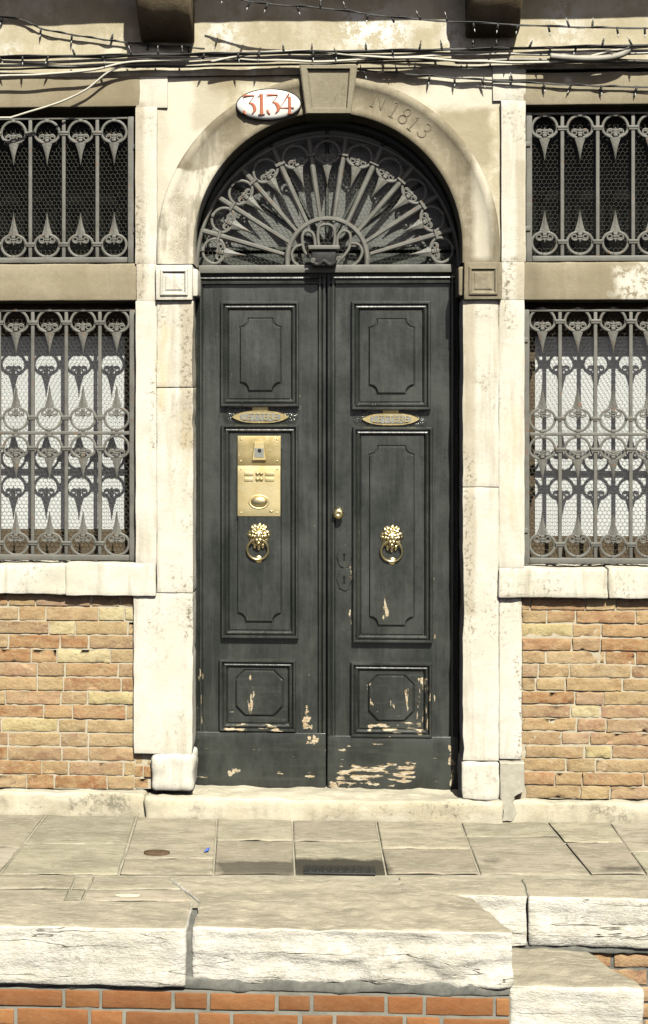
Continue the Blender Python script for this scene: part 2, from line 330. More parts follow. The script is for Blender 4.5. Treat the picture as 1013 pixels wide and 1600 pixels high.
# ------------------------------------------------------------------ mesh builder
def fb(p, s, o=0.0): return noise.noise(Vector((p[0]*s+o, p[1]*s+o*.7, p[2]*s-o)))
class MB:
    def __init__(s): s.v = []; s.f = []; s.sm = []; s.c = []; s.mi = []; s.tint = (1, 1, 1); s.mat = 0
    def add(s, vs, fs, smooth=True):
        o = len(s.v); s.v += [tuple(p) for p in vs]; s.c += [s.tint]*len(vs)
        for f in fs: s.f.append(tuple(i+o for i in f)); s.sm.append(smooth); s.mi.append(s.mat)
        return s
    def build(s, name, mats, parent=None, loc=(0, 0, 0)):
        me = bpy.data.meshes.new(name); me.from_pydata(s.v, [], s.f)
        for m in (mats if isinstance(mats, (list, tuple)) else [mats]): me.materials.append(m)
        me.polygons.foreach_set('use_smooth', s.sm); me.polygons.foreach_set('material_index', s.mi)
        if any(c != (1, 1, 1) for c in s.c):
            a = me.color_attributes.new('tint', 'FLOAT_COLOR', 'POINT')
            a.data.foreach_set('color', [q for c in s.c for q in (c[0], c[1], c[2], 1)])
        me.update()
        o = bpy.data.objects.new(name, me); COL.objects.link(o)
        if parent: o.parent = parent
        o.location = loc
        return o
    # box with rounded, uneven faces
    def rbox(s, x0, x1, y0, y1, z0, z1, r=.008, amp=.003, cell=.05, ns=9, warp=None, seed=0, flat=False):
        r = min(r, (x1-x0)*.3, (y1-y0)*.3, (z1-z0)*.3)
        def line(a, b):
            n = max(1, int(round((b-a-2*r)/cell)))
            return [a, a+r*.35, a+r]+[a+r+(b-a-2*r)*i/n for i in range(1, n)]+[b-r, b-r*.35, b]
        xs, ys, zs = line(x0, x1), line(y0, y1), line(z0, z1)
        nx, ny, nz = len(xs)-1, len(ys)-1, len(zs)-1
        idx = {}; vs = []; fs = []
        def V_(i, j, k):
            if (i, j, k) in idx: return idx[(i, j, k)]
            p = Vector((xs[i], ys[j], zs[k]))
            q = Vector((min(max(p.x, x0+r), x1-r), min(max(p.y, y0+r), y1-r), min(max(p.z, z0+r), z1-r)))
            d = p-q
            if d.length > 1e-9:
                d.normalize(); p = q+d*r
            else: d = Vector((0, 0, 0))
            if amp:
                a = amp*(fb(p, ns, seed)+.5*fb(p, ns*2.7, seed+3)); p = p+d*a
            if warp: p = warp(p)
            idx[(i, j, k)] = len(vs); vs.append(p); return idx[(i, j, k)]
        for i in range(nx):
            for k in range(nz):
                fs.append((V_(i, 0, k), V_(i+1, 0, k), V_(i+1, 0, k+1), V_(i, 0, k+1)))
                fs.append((V_(i, ny, k+1), V_(i+1, ny, k+1), V_(i+1, ny, k), V_(i, ny, k)))
        for j in range(ny):
            for k in range(nz):
                fs.append((V_(0, j, k+1), V_(0, j+1, k+1), V_(0, j+1, k), V_(0, j, k)))
                fs.append((V_(nx, j, k), V_(nx, j+1, k), V_(nx, j+1, k+1), V_(nx, j, k+1)))
        for i in range(nx):
            for j in range(ny):
                fs.append((V_(i, j, 0), V_(i, j+1, 0), V_(i+1, j+1, 0), V_(i+1, j, 0)))
                fs.append((V_(i, j, nz), V_(i+1, j, nz), V_(i+1, j+1, nz), V_(i, j+1, nz)))
        return s.add(vs, fs, True)
    def box(s, x0, x1, y0, y1, z0, z1):
        vs = [(x, y, z) for z in (z0, z1) for y in (y0, y1) for x in (x0, x1)]
        return s.add(vs, [(0, 2, 3, 1), (4, 5, 7, 6), (0, 1, 5, 4), (2, 6, 7, 3), (0, 4, 6, 2), (1, 3, 7, 5)], False)
    def prism(s, poly, y0, y1, bev=0.0):
        # polygon in x, z, counter-clockwise seen from the street; bevelled front edge
        n = len(poly); cx = sum(p[0] for p in poly)/n; cz = sum(p[1] for p in poly)/n
        def inset(p):
            d = Vector((p[0]-cx, p[1]-cz)); L = d.length
            return (p[0]-d.x/L*bev, p[1]-d.y/L*bev) if L > 1e-6 else p
        vs = [(p[0], y1, p[1]) for p in poly]+[(p[0], y0+bev, p[1]) for p in poly]
        fs = [(i, (i+1) % n, n+(i+1) % n, n+i) for i in range(n)]
        if bev:
            vs += [(inset(p)[0], y0, inset(p)[1]) for p in poly]
            fs += [(n+i, n+(i+1) % n, 2*n+(i+1) % n, 2*n+i) for i in range(n)]
            fs.append(tuple(range(2*n, 3*n)))
        else: fs.append(tuple(range(n, 2*n)))
        fs.append(tuple(range(n-1, -1, -1)))
        return s.add(vs, fs, False)
    def ribbon(s, pts, wd, y0, y1, ridge=.25, closed=False):
        # flat iron strip along a path in x, z; slightly ridged front
        n = len(pts); vs = []; fs = []
        for i, p in enumerate(pts):
            a = pts[(i-1) % n] if (i or closed) else p; b = pts[(i+1) % n] if (i < n-1 or closed) else p
            t = Vector((b[0]-a[0], b[1]-a[1])); t = t.normalized() if t.length > 1e-9 else Vector((1, 0))
            q = Vector((-t.y, t.x)); h = (wd[i] if isinstance(wd, (list, tuple)) else wd)/2
            ym = y0+(y1-y0)*ridge
            for k, y in ((h, y1), (h, ym), (h*.45, y0), (-h*.45, y0), (-h, ym), (-h, y1)):
                vs.append((p[0]+q.x*k, y, p[1]+q.y*k))
        m = n if closed else n-1
        for i in range(m):
            j = (i+1) % n
            for k in range(6): fs.append((i*6+k, i*6+(k+1) % 6, j*6+(k+1) % 6, j*6+k))
        if not closed: fs += [tuple(range(5, -1, -1)), tuple(range((n-1)*6, n*6))]
        return s.add(vs, fs, False)
    def tube(s, pts, r, seg=8, closed=False):
        n = len(pts); vs = []; fs = []; pts = [Vector(p) for p in pts]
        for i, p in enumerate(pts):
            a = pts[(i-1) % n] if (i or closed) else p; b = pts[(i+1) % n] if (i < n-1 or closed) else p
            t = (b-a).normalized(); u = t.cross(Vector((0, 1, 0)))
            if u.length < .05: u = t.cross(Vector((1, 0, 0)))
            u.normalize(); v = t.cross(u); rr = r[i] if isinstance(r, (list, tuple)) else r
            vs += [p+(u*cos(2*pi*k/seg)+v*sin(2*pi*k/seg))*rr for k in range(seg)]
        for i in range(n if closed else n-1):
            j = (i+1) % n
            for k in range(seg): fs.append((i*seg+k, i*seg+(k+1) % seg, j*seg+(k+1) % seg, j*seg+k))
        if not closed: fs += [tuple(range(seg-1, -1, -1)), tuple(range((n-1)*seg, n*seg))]
        return s.add(vs, fs, True)
    def ball(s, c, rx, ry, rz, nu=14, nv=9, f=None):
        vs = []; fs = []
        for j in range(nv+1):
            th = pi*j/nv
            for i in range(nu):
                ph = 2*pi*i/nu; d = Vector((sin(th)*cos(ph), -cos(th), sin(th)*sin(ph)))
                k = f(d) if f else 1
                vs.append((c[0]+d.x*rx*k, c[1]+d.y*ry*k, c[2]+d.z*rz*k))
        for j in range(nv):
            for i in range(nu): fs.append((j*nu+i, j*nu+(i+1) % nu, (j+1)*nu+(i+1) % nu, (j+1)*nu+i))
        return s.add(vs, fs, True)
    def lathe(s, c, prof, seg=20, sx=1, sz=1):
        # profile of (radius, y) turned round an axis along y
        vs = []; fs = []; n = len(prof)
        for (r, y) in prof:
            vs += [(c[0]+r*cos(2*pi*k/seg)*sx, c[1]+y, c[2]+r*sin(2*pi*k/seg)*sz) for k in range(seg)]
        for i in range(n-1):
            for k in range(seg): fs.append((i*seg+k, i*seg+(k+1) % seg, (i+1)*seg+(k+1) % seg, (i+1)*seg+k))
        fs.append(tuple(range((n-1)*seg, n*seg)))
        return s.add(vs, fs, True)
    def frame(s, x0, x1, z0, z1, prof):
        # moulding of (inset, y) mitred round a rectangle
        vs = []; fs = []
        for (t, y) in prof: vs += [(x0+t, y, z0+t), (x1-t, y, z0+t), (x1-t, y, z1-t), (x0+t, y, z1-t)]
        for i in range(len(prof)-1):
            for k in range(4): fs.append((i*4+k, i*4+(k+1) % 4, (i+1)*4+(k+1) % 4, (i+1)*4+k))
        return s.add(vs, fs, False)

def tag(o, label=None, cat=None, group=None, kind=None):
    if label: o['label'] = label
    if cat: o['category'] = cat
    if group: o['group'] = group
    if kind: o['kind'] = kind
    return o
def empty(name, loc, *a, **k):
    o = bpy.data.objects.new(name, None); COL.objects.link(o); o.location = loc; o.empty_display_size = .1
    return tag(o, *a, **k)
def child_at(o, root):          # keep world placement under a moved parent
    o.parent = root; o.location = Vector(o.location)-root.location; return o
def text_faces(txt, size, ext=.001):
    cu = bpy.data.curves.new('lettering', 'FONT'); cu.body = txt; cu.size = size; cu.extrude = ext
    cu.align_x = 'CENTER'; cu.align_y = 'CENTER'; cu.resolution_u = 2
    o = bpy.data.objects.new('lettering', cu); COL.objects.link(o)
    bpy.context.view_layer.update()
    me = bpy.data.meshes.new_from_object(o.evaluated_get(bpy.context.evaluated_depsgraph_get()))
    vs = [tuple(v.co) for v in me.vertices]; fs = [tuple(p.vertices) for p in me.polygons]
    bpy.data.objects.remove(o); bpy.data.curves.remove(cu); bpy.data.meshes.remove(me)
    return vs, fs

# ------------------------------------------------------------------ the house front
YB = .30                                        # back of the stone frames
house = empty('house_facade', (0, 0, 0), 'sunlit old house front of pale stone, ochre plaster and brick around the arched doorway', 'building')
def stone(name, rect, yf, yb=YB, m=M_STONE, r=.008, amp=.003, cell=.045, seed=0, parent=house, ns=9):
    x0, x1, z0, z1 = rect
    return MB().rbox(x0, x1, yf, yb, z0, z1, r, amp, cell, ns, seed=seed).build(name, m, parent)
XL, XR = X(-520), X(1530)
ACX = X(512.5); PXM = 300.0
RI = (X(722)-X(303))/2; ACX = (X(722)+X(303))/2
SPZ = Z(387); CAPZ = Z(412); RO = RI*268/209
# plaster: upper band, spandrel round the arch, far ends
b = MB()
ztop = Z(-420)
zl = Z(106)
nx = 150; nz = 36
vs = []; fs = []
for k in range(nz+1):
    for i in range(nx+1):
        x = XL+(XR-XL)*i/nx; z = zl+(ztop-zl)*k/nz
        vs.append((x, .006*fb((x, 0, z), 3.2)+.003*fb((x, 0, z), 11), z))
for k in range(nz):
    for i in range(nx): a = k*(nx+1)+i; fs.append((a, a+1, a+nx+2, a+nx+1))
b.add(vs, fs)
xa, xb = X(236), X(790)
n = 72; inner = []; outer = []
pts = [(ACX+(RI+.03)*cos(pi*i/n), SPZ+(RI+.03)*sin(pi*i/n)) for i in range(n+1)]
vs = []; fs = []; M_ = 10
for i in range(n+1):
    a = pi*i/n; dx, dz = cos(a), sin(a)
    tx = ((xb-ACX) if dx > 0 else (xa-ACX))/dx if abs(dx) > 1e-6 else 1e9
    tz = (zl+.004-SPZ)/dz if dz > 1e-6 else 1e9
    t = min(tx, tz)
    for k in range(M_+1):
        rr = RI+.03+(t-RI-.03)*k/M_; x = ACX+dx*rr; z = SPZ+dz*rr
        vs.append((x, .008+.006*fb((x, 0, z), 3.2)+.003*fb((x, 0, z), 11), z))
for i in range(n):
    for k in range(M_): a = i*(M_+1)+k; fs.append((a, a+1, a+M_+2, a+M_+1))
b.add(vs, fs)
b.box(xa, ACX-RI-.03, .006, .1, CAPZ-.02, SPZ+.0); b.box(ACX+RI+.03, xb, .006, .1, CAPZ-.02, SPZ)
for (a, c) in ((XL, X(-250)), (X(1275), XR)): b.box(a, c, .004, .2, Z(925), zl-.002)
b.build('plaster_wall', M_PLASTER, house)
MB().box(XL, XR, .55, .75, -.2, ztop).build('light_leak_backing', M_DARK, house)  # added near-black sheet: closes light leaks, stands in for the unlit interior
# fine string course above the lintels
b = MB()
b.rbox(X(-250), X(470), -.006, .05, Z(117), Z(104), .004, .003, .06)
b.rbox(X(800), X(1275), -.006, .05, Z(112), Z(102), .004, .003, .06)
b.build('string_course', M_PLASTER, house)
# window lintels
def rect(x0, y0, x1, y1): return R(x0, y0, x1, y1)
stone('lintel', rect(-255, 116, 219, 169), -.004, m=M_LINTEL, seed=1)
stone('lintel', rect(-255, 413, 219, 470.5), -.004, m=M_LINTEL, seed=2)
stone('lintel', rect(816, 111, 1280, 162.5), -.004, m=M_LINTEL, seed=3)
stone('lintel', rect(816, 409, 1280, 468.5), -.004, m=M_LINTEL, seed=4)
# stone frames: window jambs and door jambs, each a stone of its own
for (r_, yf, sd) in ((rect(212, 168, 246, 413), -.016, 11), (rect(213, 104, 262, 169), -.003, 12), (rect(214, 413, 246, 471), -.018, 13), (rect(213, 471, 246, 880), -.022, 14),
                     (rect(783, 158, 821, 410), -.016, 21), (rect(770, 102, 822, 158), -.005, 22), (rect(783, 410, 819, 469), -.018, 23), (rect(779, 469, 819, 887), -.022, 24),
                     (rect(-255, 168, -215, 880), -.016, 31), (rect(1242, 162, 1280, 887), -.016, 32)):
    stone('window_jamb', r_, yf, m=M_STONE, seed=sd, amp=.003, r=.003)
def jamb(name, poly_rect, yf, sd, chips, side):
    x0, x1, z0, z1 = poly_rect
    def warp(p):
        e = (x1-p.x) if side > 0 else (p.x-x0)            # distance from the doorway edge
        k = max(0, 1-e/.05)
        wv = chips*k*(1.1*max(0, fb((0, 0, p.z), 2.3, sd)-.25)+.6*max(0, fb((1, 0, p.z), 11, sd)-.3)+.0)
        return Vector((p.x-side*wv, p.y, p.z))
    return MB().rbox(x0, x1, yf, YB, z0, z1, .004, .004, .03, 8, warp, sd).build(name, M_STONE, house)
jamb('door_jamb', rect(246, 471, 302.5, 605.2), -.028, 41, .012, 1)
jamb('door_jamb', rect(246, 605.8, 302.5, 925.6), -.026, 42, .02, 1)
jamb('door_jamb', rect(210, 926.4, 302, 1176.5), -.030, 43, .03, 1)
jamb('door_jamb', rect(722.5, 469, 779, 760.4), -.028, 44, .012, -1)
jamb('door_jamb', rect(722.5, 761, 779, 1187), -.026, 45, .03, -1)
stone('lower_jamb', rect(779, 934, 815, 1186), -.020, m=M_STONE, seed=46)
for (r_, sd, rr, am) in ((rect(238, 1177, 305, 1233), 51, .024, .012), (rect(720, 1188, 779, 1247), 52, .012, .008)):
    MB().rbox(r_[0], r_[1], -.05, YB, r_[2], r_[3], rr, am, .02, 9, seed=sd).build('base_stone', M_STONE, house)
# sills
stone('sill', rect(-255, 880.5, 104.5, 926), -.038, m=M_SILL, r=.007, amp=.008, seed=61, cell=.022)
stone('sill', rect(105.5, 879, 245, 929), -.046, m=M_SILL, r=.004, amp=.005, seed=62, cell=.022)
stone('sill', rect(778, 887, 948, 933), -.046, m=M_SILL, r=.010, amp=.007, seed=63, cell=.022)
stone('sill', rect(949, 887, 1280, 935), -.042, m=M_SILL, r=.008, amp=.008, seed=64, cell=.022)
# imposts (capitals) with a framed panel, returning into the reveal
def impost(r_, side, sd):
    x0, x1, z0, z1 = r_; b = MB()
    b.rbox(x0, x1, -.052, YB-.02, z0, z1, .006, .002, .05, seed=sd)
    b.frame(x0+.022, x1-.022, z0+.022, z1-.022, [(0, -.050), (.004, -.060), (.012, -.062), (.02, -.052), (.024, -.050), (.034, -.056), (.06, -.058)])
    b.box(x0+.08, x1-.08, -.058, -.04, z0+.08, z1-.08)
    xi = x1 if side > 0 else x0
    b.rbox(min(xi-.01*side, xi+side*.026), max(xi-.01*side, xi+side*.026), -.02, YB-.03, z0+.02, z1-.02, .02, .002, .04, seed=sd+1)
    return b.build('impost_block', M_STONE if side > 0 else M_RING, house)
impost(rect(245, 415, 302, 470), 1, 71); impost(rect(724, 411, 783, 469), -1, 72)
# arch ring: moulded section swept round the opening
def sweep_arch(prof, n=72, leg=True):
    path = []
    if leg: path += [(ACX+1, CAPZ, 1, 0)]
    secs = []
    zs = [(0, CAPZ+(SPZ-CAPZ)*i/2) for i in range(2)] if leg else []
    vs = []; m = len(prof)
    for q in ([('r', z) for _, z in zs]+[('a', pi*i/n) for i in range(n+1)]+[('l', z) for _, z in reversed(zs)]):
        for (r, y) in prof:
            if q[0] == 'a': vs.append((ACX+r*cos(q[1]), y, SPZ+r*sin(q[1])))
            else: vs.append((ACX+(r if q[0] == 'r' else -r), y, q[1]))
    rows = len(vs)//m
    fs = [(i*m+k, (i+1)*m+k, (i+1)*m+k+1, i*m+k+1) for i in range(rows-1) for k in range(m-1)]
    vs = [(x, y+.0025*fb((x, y, z), 8)+.0012*fb((x, y, z), 25), z) for x, y, z in vs]
    return vs, fs
b = MB()
prof = [(RI+.02, .34), (RI, .33), (RI, .10), (RI, -.02), (RI+.004, -.026), (RI+.03, -.028), (RI+.036, -.022), (RI+.08, -.022), (RO-.06, -.022), (RO-.050, -.031), (RO-.03, -.036), (RO-.012, -.033), (RO-.004, -.024), (RO, .03)]
vs, fs = sweep_arch(prof); b.add(vs, fs, True)
ring = b.build('arch_surround', M_RING, house)
# incised N 1813, drawn as slightly proud ribbons in a darker stone colour
def glyph_paths(ch):
    arc = lambda cx, cy, rx, ry, a0, a1, k=14: [(cx+rx*cos(radians(a0+(a1-a0)*i/k)), cy+ry*sin(radians(a0+(a1-a0)*i/k))) for i in range(k+1)]
    return {'N': [[(-.3, -.5), (-.3, .5)], [(-.3, .5), (.3, -.5)], [(.3, -.5), (.3, .5)], [(-.42, .5), (-.25, .5)], [(-.42, -.5), (-.18, -.5)], [(.2, .5), (.42, .5)]],
            '1': [[(0, -.5), (0, .5)], [(0, .5), (-.15, .36)], [(-.15, -.5), (.15, -.5)]],
            '8': [arc(0, .25, .2, .25, 0, 360, 20), arc(0, -.25, .26, .26, 0, 360, 20)],
            '3': [arc(-.02, .25, .22, .25, 150, -90), arc(-.02, -.25, .27, .26, 90, -150)]}[ch]
b = MB()
for ch, px, py, sz, rot in (('N', 593, 157, 26, 24), ('1', 617, 171, 26, 30), ('8', 633, 181, 25, 36), ('1', 647, 193, 24, 42), ('3', 664, 204, 24, 46)):
    c = W(px, py, -.024); a = -radians(rot); s_ = sz/PXM
    for path in glyph_paths(ch):
        b.ribbon([(c.x+(u*cos(a)-v*sin(a))*s_, c.z+(u*sin(a)+v*cos(a))*s_) for u, v in path], .0075, -.0255, -.018, .5)
b.build('incised_date', M_INCISE, house)
# keystone
def quadp(px4, y): return [(W(px, py, y).x, W(px, py, y).z) for px, py in px4]
b = MB()
o4 = quadp([(478, 178), (549, 178), (559, 101), (468, 101)], -.07)
i4 = quadp([(489, 167), (541, 167), (545, 108), (482, 108)], -.07)
def strips(a, ya, c, yc): 
    vs = [(p[0], ya, p[1]) for p in a]+[(p[0], yc, p[1]) for p in c]
    return vs, [(i, (i+1) % 4, 4+(i+1) % 4, 4+i) for i in range(4)]
def lerp4(a, c, t): return [(p[0]+(q[0]-p[0])*t, p[1]+(q[1]-p[1])*t) for p, q in zip(a, c)]
b.add(*strips(o4, .33, o4, -.064), False); b.add(*strips(o4, -.064, lerp4(o4, i4, .15), -.07), False); b.add(*strips(lerp4(o4, i4, .15), -.07, lerp4(o4, i4, .8), -.07), False)
b.add(*strips(lerp4(o4, i4, .8), -.07, i4, -.052), False)
b.add([(p[0], -.052, p[1]) for p in i4], [(0, 1, 2, 3)], False)
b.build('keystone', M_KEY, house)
# corbels carrying a balcony slab above
def corbel(px0, px1, pyb, sd):
    x0, x1 = X(px0, 40), X(px1, 40); zb = Z(pyb, (px0+px1)/2, 0); b = MB()
    prof = [(.02, zb), (-.05, zb+.004), (-.10, zb+.02), (-.16, zb+.055), (-.22, zb+.11), (-.27, zb+.18), (-.30, zb+.26), (-.31, zb+.34), (-.34, zb+.36), (-.36, zb+.42), (-.36, zb+.52), (.02, zb+.52)]
    n = len(prof); m = 6; vs = []; fs = []
    for i in range(m+1):
        e = .012 if i in (0, m) else 0
        x = x0+(x1-x0)*([0, .04, .3, .5, .7, .96, 1][i])
        for (y, z) in prof: vs.append((x+.003*fb((x, y, z), 9, sd), y+e*.6+.006*fb((x, y, z), 7, sd), z+e*.6+.005*fb((x, y, z), 8, sd)))
    for i in range(m):
        for k in range(n): fs.append((i*n+k, i*n+(k+1) % n, (i+1)*n+(k+1) % n, (i+1)*n+k))
    fs += [tuple(range(n-1, -1, -1)), tuple(range(m*n, m*n+n))]
    b.add(vs, fs, True)
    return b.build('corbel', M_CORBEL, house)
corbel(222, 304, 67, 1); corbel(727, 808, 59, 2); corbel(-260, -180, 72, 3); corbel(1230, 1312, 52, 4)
zs_ = Z(20)+.36*1.12+.015
MB().rbox(XL, XR, -.42, .02, zs_+.0, zs_+.16, .01, .003, .08).build('balcony_slab', M_CORBEL, house)

# ------------------------------------------------------------------ brick dado
PAL = [(.41, .275, .145), (.40, .24, .125), (.34, .17, .08), (.43, .315, .175), (.41, .28, .16), (.37, .225, .14), (.385, .24, .145), (.42, .31, .165), (.33, .21, .13), (.31, .145, .065), (.41, .29, .165), (.37, .20, .105), (.39, .26, .175)]
def bricks(name, xa, xb, za, zb, nc, y0, lens, sd, pal=PAL, amp=.006, yo=.012, depth=.12, joint=.0105, r=.002, cell=.022, mat=M_BRICK, parent=house, skip=None, mort=M_MORTAR, my=.004, ns=22, special=None):
    rnd = random.Random(sd); b = MB(); ch = (zb-za)/nc
    for c in range(nc):
        z0 = za+c*ch; x = xa-rnd.random()*lens[0]*.9; k = rnd.randint(0, 1)
        while x < xb:
            L = lens[k % 2]*rnd.uniform(.93, 1.07); k += 1
            a0, a1 = max(x, xa), min(x+L, xb)
            x += L
            if a1-a0 < .035: continue
            if skip and skip(a0, a1, z0): continue
            col = rnd.choice(pal); f = rnd.uniform(.88, 1.12); col = tuple(v*f for v in col)
            if special and rnd.random() < .075: col = rnd.choice(special)
            b.tint = col
            dy = rnd.uniform(-1, 1)*yo; j = joint*rnd.uniform(.6, 1.1)/2
            b.rbox(a0+j, a1-j, y0+dy, y0+dy+depth, z0+j+rnd.uniform(-1, 1)*.0025, z0+ch-j+rnd.uniform(-1, 1)*.0025, r*rnd.uniform(.6, 1.5), amp, cell, ns, seed=rnd.random()*50)
    b.tint = (1, 1, 1.0)
    b.mat = 1; b.box(xa, xb, y0+my, y0+depth+.05, za, zb)
    return b.build(name, [mat, mort], parent)
YEL = [(.53, .45, .23), (.55, .48, .28), (.50, .41, .18)]
bricks('brick_panel', X(-520), X(212), Z(1233, 100), Z(926, 100), 14, .004, (.285, .145), 3, special=YEL, amp=.0045, yo=.0022, my=.0050)
bricks('brick_panel', X(209), X(242), Z(1233, 230), Z(1179, 230), 3, .006, (.10, .13), 5, amp=.005, yo=.006)
bricks('brick_panel', X(815), X(1530), Z(1249, 900), Z(933, 900), 15, .004, (.295, .148), 9, special=YEL, yo=.004, amp=.0055, my=.0062)
bricks('brick_panel', X(796), X(817), Z(1252, 805), Z(1224, 805), 1, .004, (.2, .2), 6, amp=.004, yo=.002)
# plinth, threshold
stone('plinth', (X(-520), X(228), -.03, Z(1234, 100)), -.045, m=M_PLINTH, r=.02, amp=.014, seed=81, cell=.04)
stone('plinth', (X(795), X(1530), -.03, Z(1250, 900)), -.045, m=M_PLINTH, r=.02, amp=.014, seed=82, cell=.04)
stone('threshold', (X(229), X(784), -.03, .108), -.075, m=M_PLINTH, r=.022, amp=.014, seed=83, cell=.035)
b = MB(); pp = []
raw_ = [(780, 1188), (790, 1276), (797, 1274), (806, 1262), (803, 1245), (800, 1236), (808, 1231), (818, 1230), (818, 1188)]
raw_ = [(779.5, 1184), (779.5, 1240), (785, 1262), (783, 1276), (799, 1276), (806, 1262), (801, 1246), (803, 1236), (811, 1231), (818, 1228), (818, 1184)]
for i in range(len(raw_)):
    p, q = raw_[i], raw_[(i+1) % len(raw_)]
    for k in range(4):
        u, v = p[0]+(q[0]-p[0])*k/4, p[1]+(q[1]-p[1])*k/4; pp.append((X(u)+.004*fb((u*.3, v*.3, 0), 1), Z(v)+.004*fb((u*.3, 1, v*.3), 1)))
b.prism(pp, -.052, .1, .006)
b.build('cement_patch', M_CEMENT, house)
# windows: frame and pane
def window(px0, py0, px1, py1, upper, right):
    y = .25; x0, x1, z0, z1 = R(px0, py0, px1, py1, 0); b = MB()
    fw = .05
    xi = (x0+fw+.005, x1-fw-.005)
    if upper:
        b.box(x0-.02, x0+fw-.02, y-.06, y+.06, z0, z1); b.box(x1-fw+.02, x1+.02, y-.06, y+.06, z0, z1)
        b.box(x0-.02, x1+.02, y-.10, y+.06, z0-.02, z0+.045)
        wnd = b.build('window', M_WOOD, house)
        MB().box(x0, x1, y+.10, y+.12, z0, z1).build('pane', M_DPANE, wnd)
    else:
        fw = .088
        b.box(x0+fw-.028, x0+fw, y-.02, y+.06, z0, z1); b.box(x1-fw, x1-fw+.028, y-.02, y+.06, z0, z1)
        zt = Z(524 if not right else 526, 506, y); zb_ = Z(829 if not right else 836, 506, y)
        b.box(x0, x1, y-.03, y+.06, z0-.02, zb_); b.box(x0, x1, y-.005, y+.06, zt, z1+.02)
        wnd = b.build('window', M_WOOD, house)
        b2 = MB(); n = max(1, 4); 
        b2.box(x0+fw+.003, x1-fw-.003, y, y+.03, zb_+.002, zt-.002)
        b2.build('pane', M_WPANE, wnd)
    return wnd
window(-215, 169, 212, 413, True, False); window(-215, 470, 213, 880, False, False)
window(821, 162, 1242, 409, True, True); window(819, 468, 1242, 886, False, True)
# fanlight window behind its grille: dusty glass, glazing bars, transom board
yf = .245
b = MB(); zT = Z(414, 506, yf)
b.box(ACX-RI-.01, ACX+RI+.01, yf-.035, yf+.04, zT-.03, Z(397, 506, yf))
b.box(ACX-RI-.01, ACX+RI+.01, yf-.02, yf+.03, Z(391, 506, yf), Z(386, 506, yf))
for a in (35, 62, 90, 118, 145):
    d = Vector((cos(radians(a)), sin(radians(a)))); o_ = Vector((ACX, Z(390, 506, yf)))
    b.ribbon([(o_.x+d.x*.05, o_.y+d.y*.05), (o_.x+d.x*RI*.98, o_.y+d.y*RI*.98)], .018, yf-.012, yf+.02, .3)
b.ribbon([(ACX+(RI-.02)*cos(pi*i/40), SPZ+(RI-.02)*sin(pi*i/40)) for i in range(41)], .045, yf-.06, yf+.04, .2)  # added dark timber ring, stands in for shade on the arch soffit
fl = b.build('fanlight_window', M_GREENWOOD, house)
pts = [(ACX+(RI+.01)*cos(pi*i/40), Z(390, 506, yf)+(RI+.02)*sin(pi*i/40)) for i in range(41)]
MB().prism(pts, yf+.012, yf+.02).build('pane', M_FGLASS, fl)

# ------------------------------------------------------------------ door leaves
YD = .18
def DW(px, py): return W(px, py, YD)
def bolection(b, x0, x1, z0, z1, y=YD, k=1.0):
    b.frame(x0, x1, z0, z1, [(-.006, y+.006), (-.003, y+.006), (0, y+.001), (.001, y-.026*k), (.006, y-.034*k), (.013, y-.034*k), (.017, y-.028*k), (.0185, y-.010*k), (.0225, y-.010*k), (.024, y-.022*k), (.031, y-.025*k), (.038, y-.018*k), (.043, y-.004), (.0445, y+.006), (.049, y+.006), (.053, y-.001)])
def notched(x0, x1, z0, z1, r, oct_=False):
    out = []
    for (cx, cz, a0) in ((x1, z0, 180), (x1, z1, 270), (x0, z1, 0), (x0, z0, 90)):
        if oct_: 
            e = {180: [(-r, 0), (0, r)], 270: [(0, -r), (-r, 0)], 0: [(r, 0), (0, -r)], 90: [(0, r), (r, 0)]}[a0]
            out += [(cx+u, cz+v) for u, v in e]
        else:
            for i in range(7):
                a = radians(a0-90*i/6); out.append((cx+r*cos(a), cz+r*sin(a)))
    return out
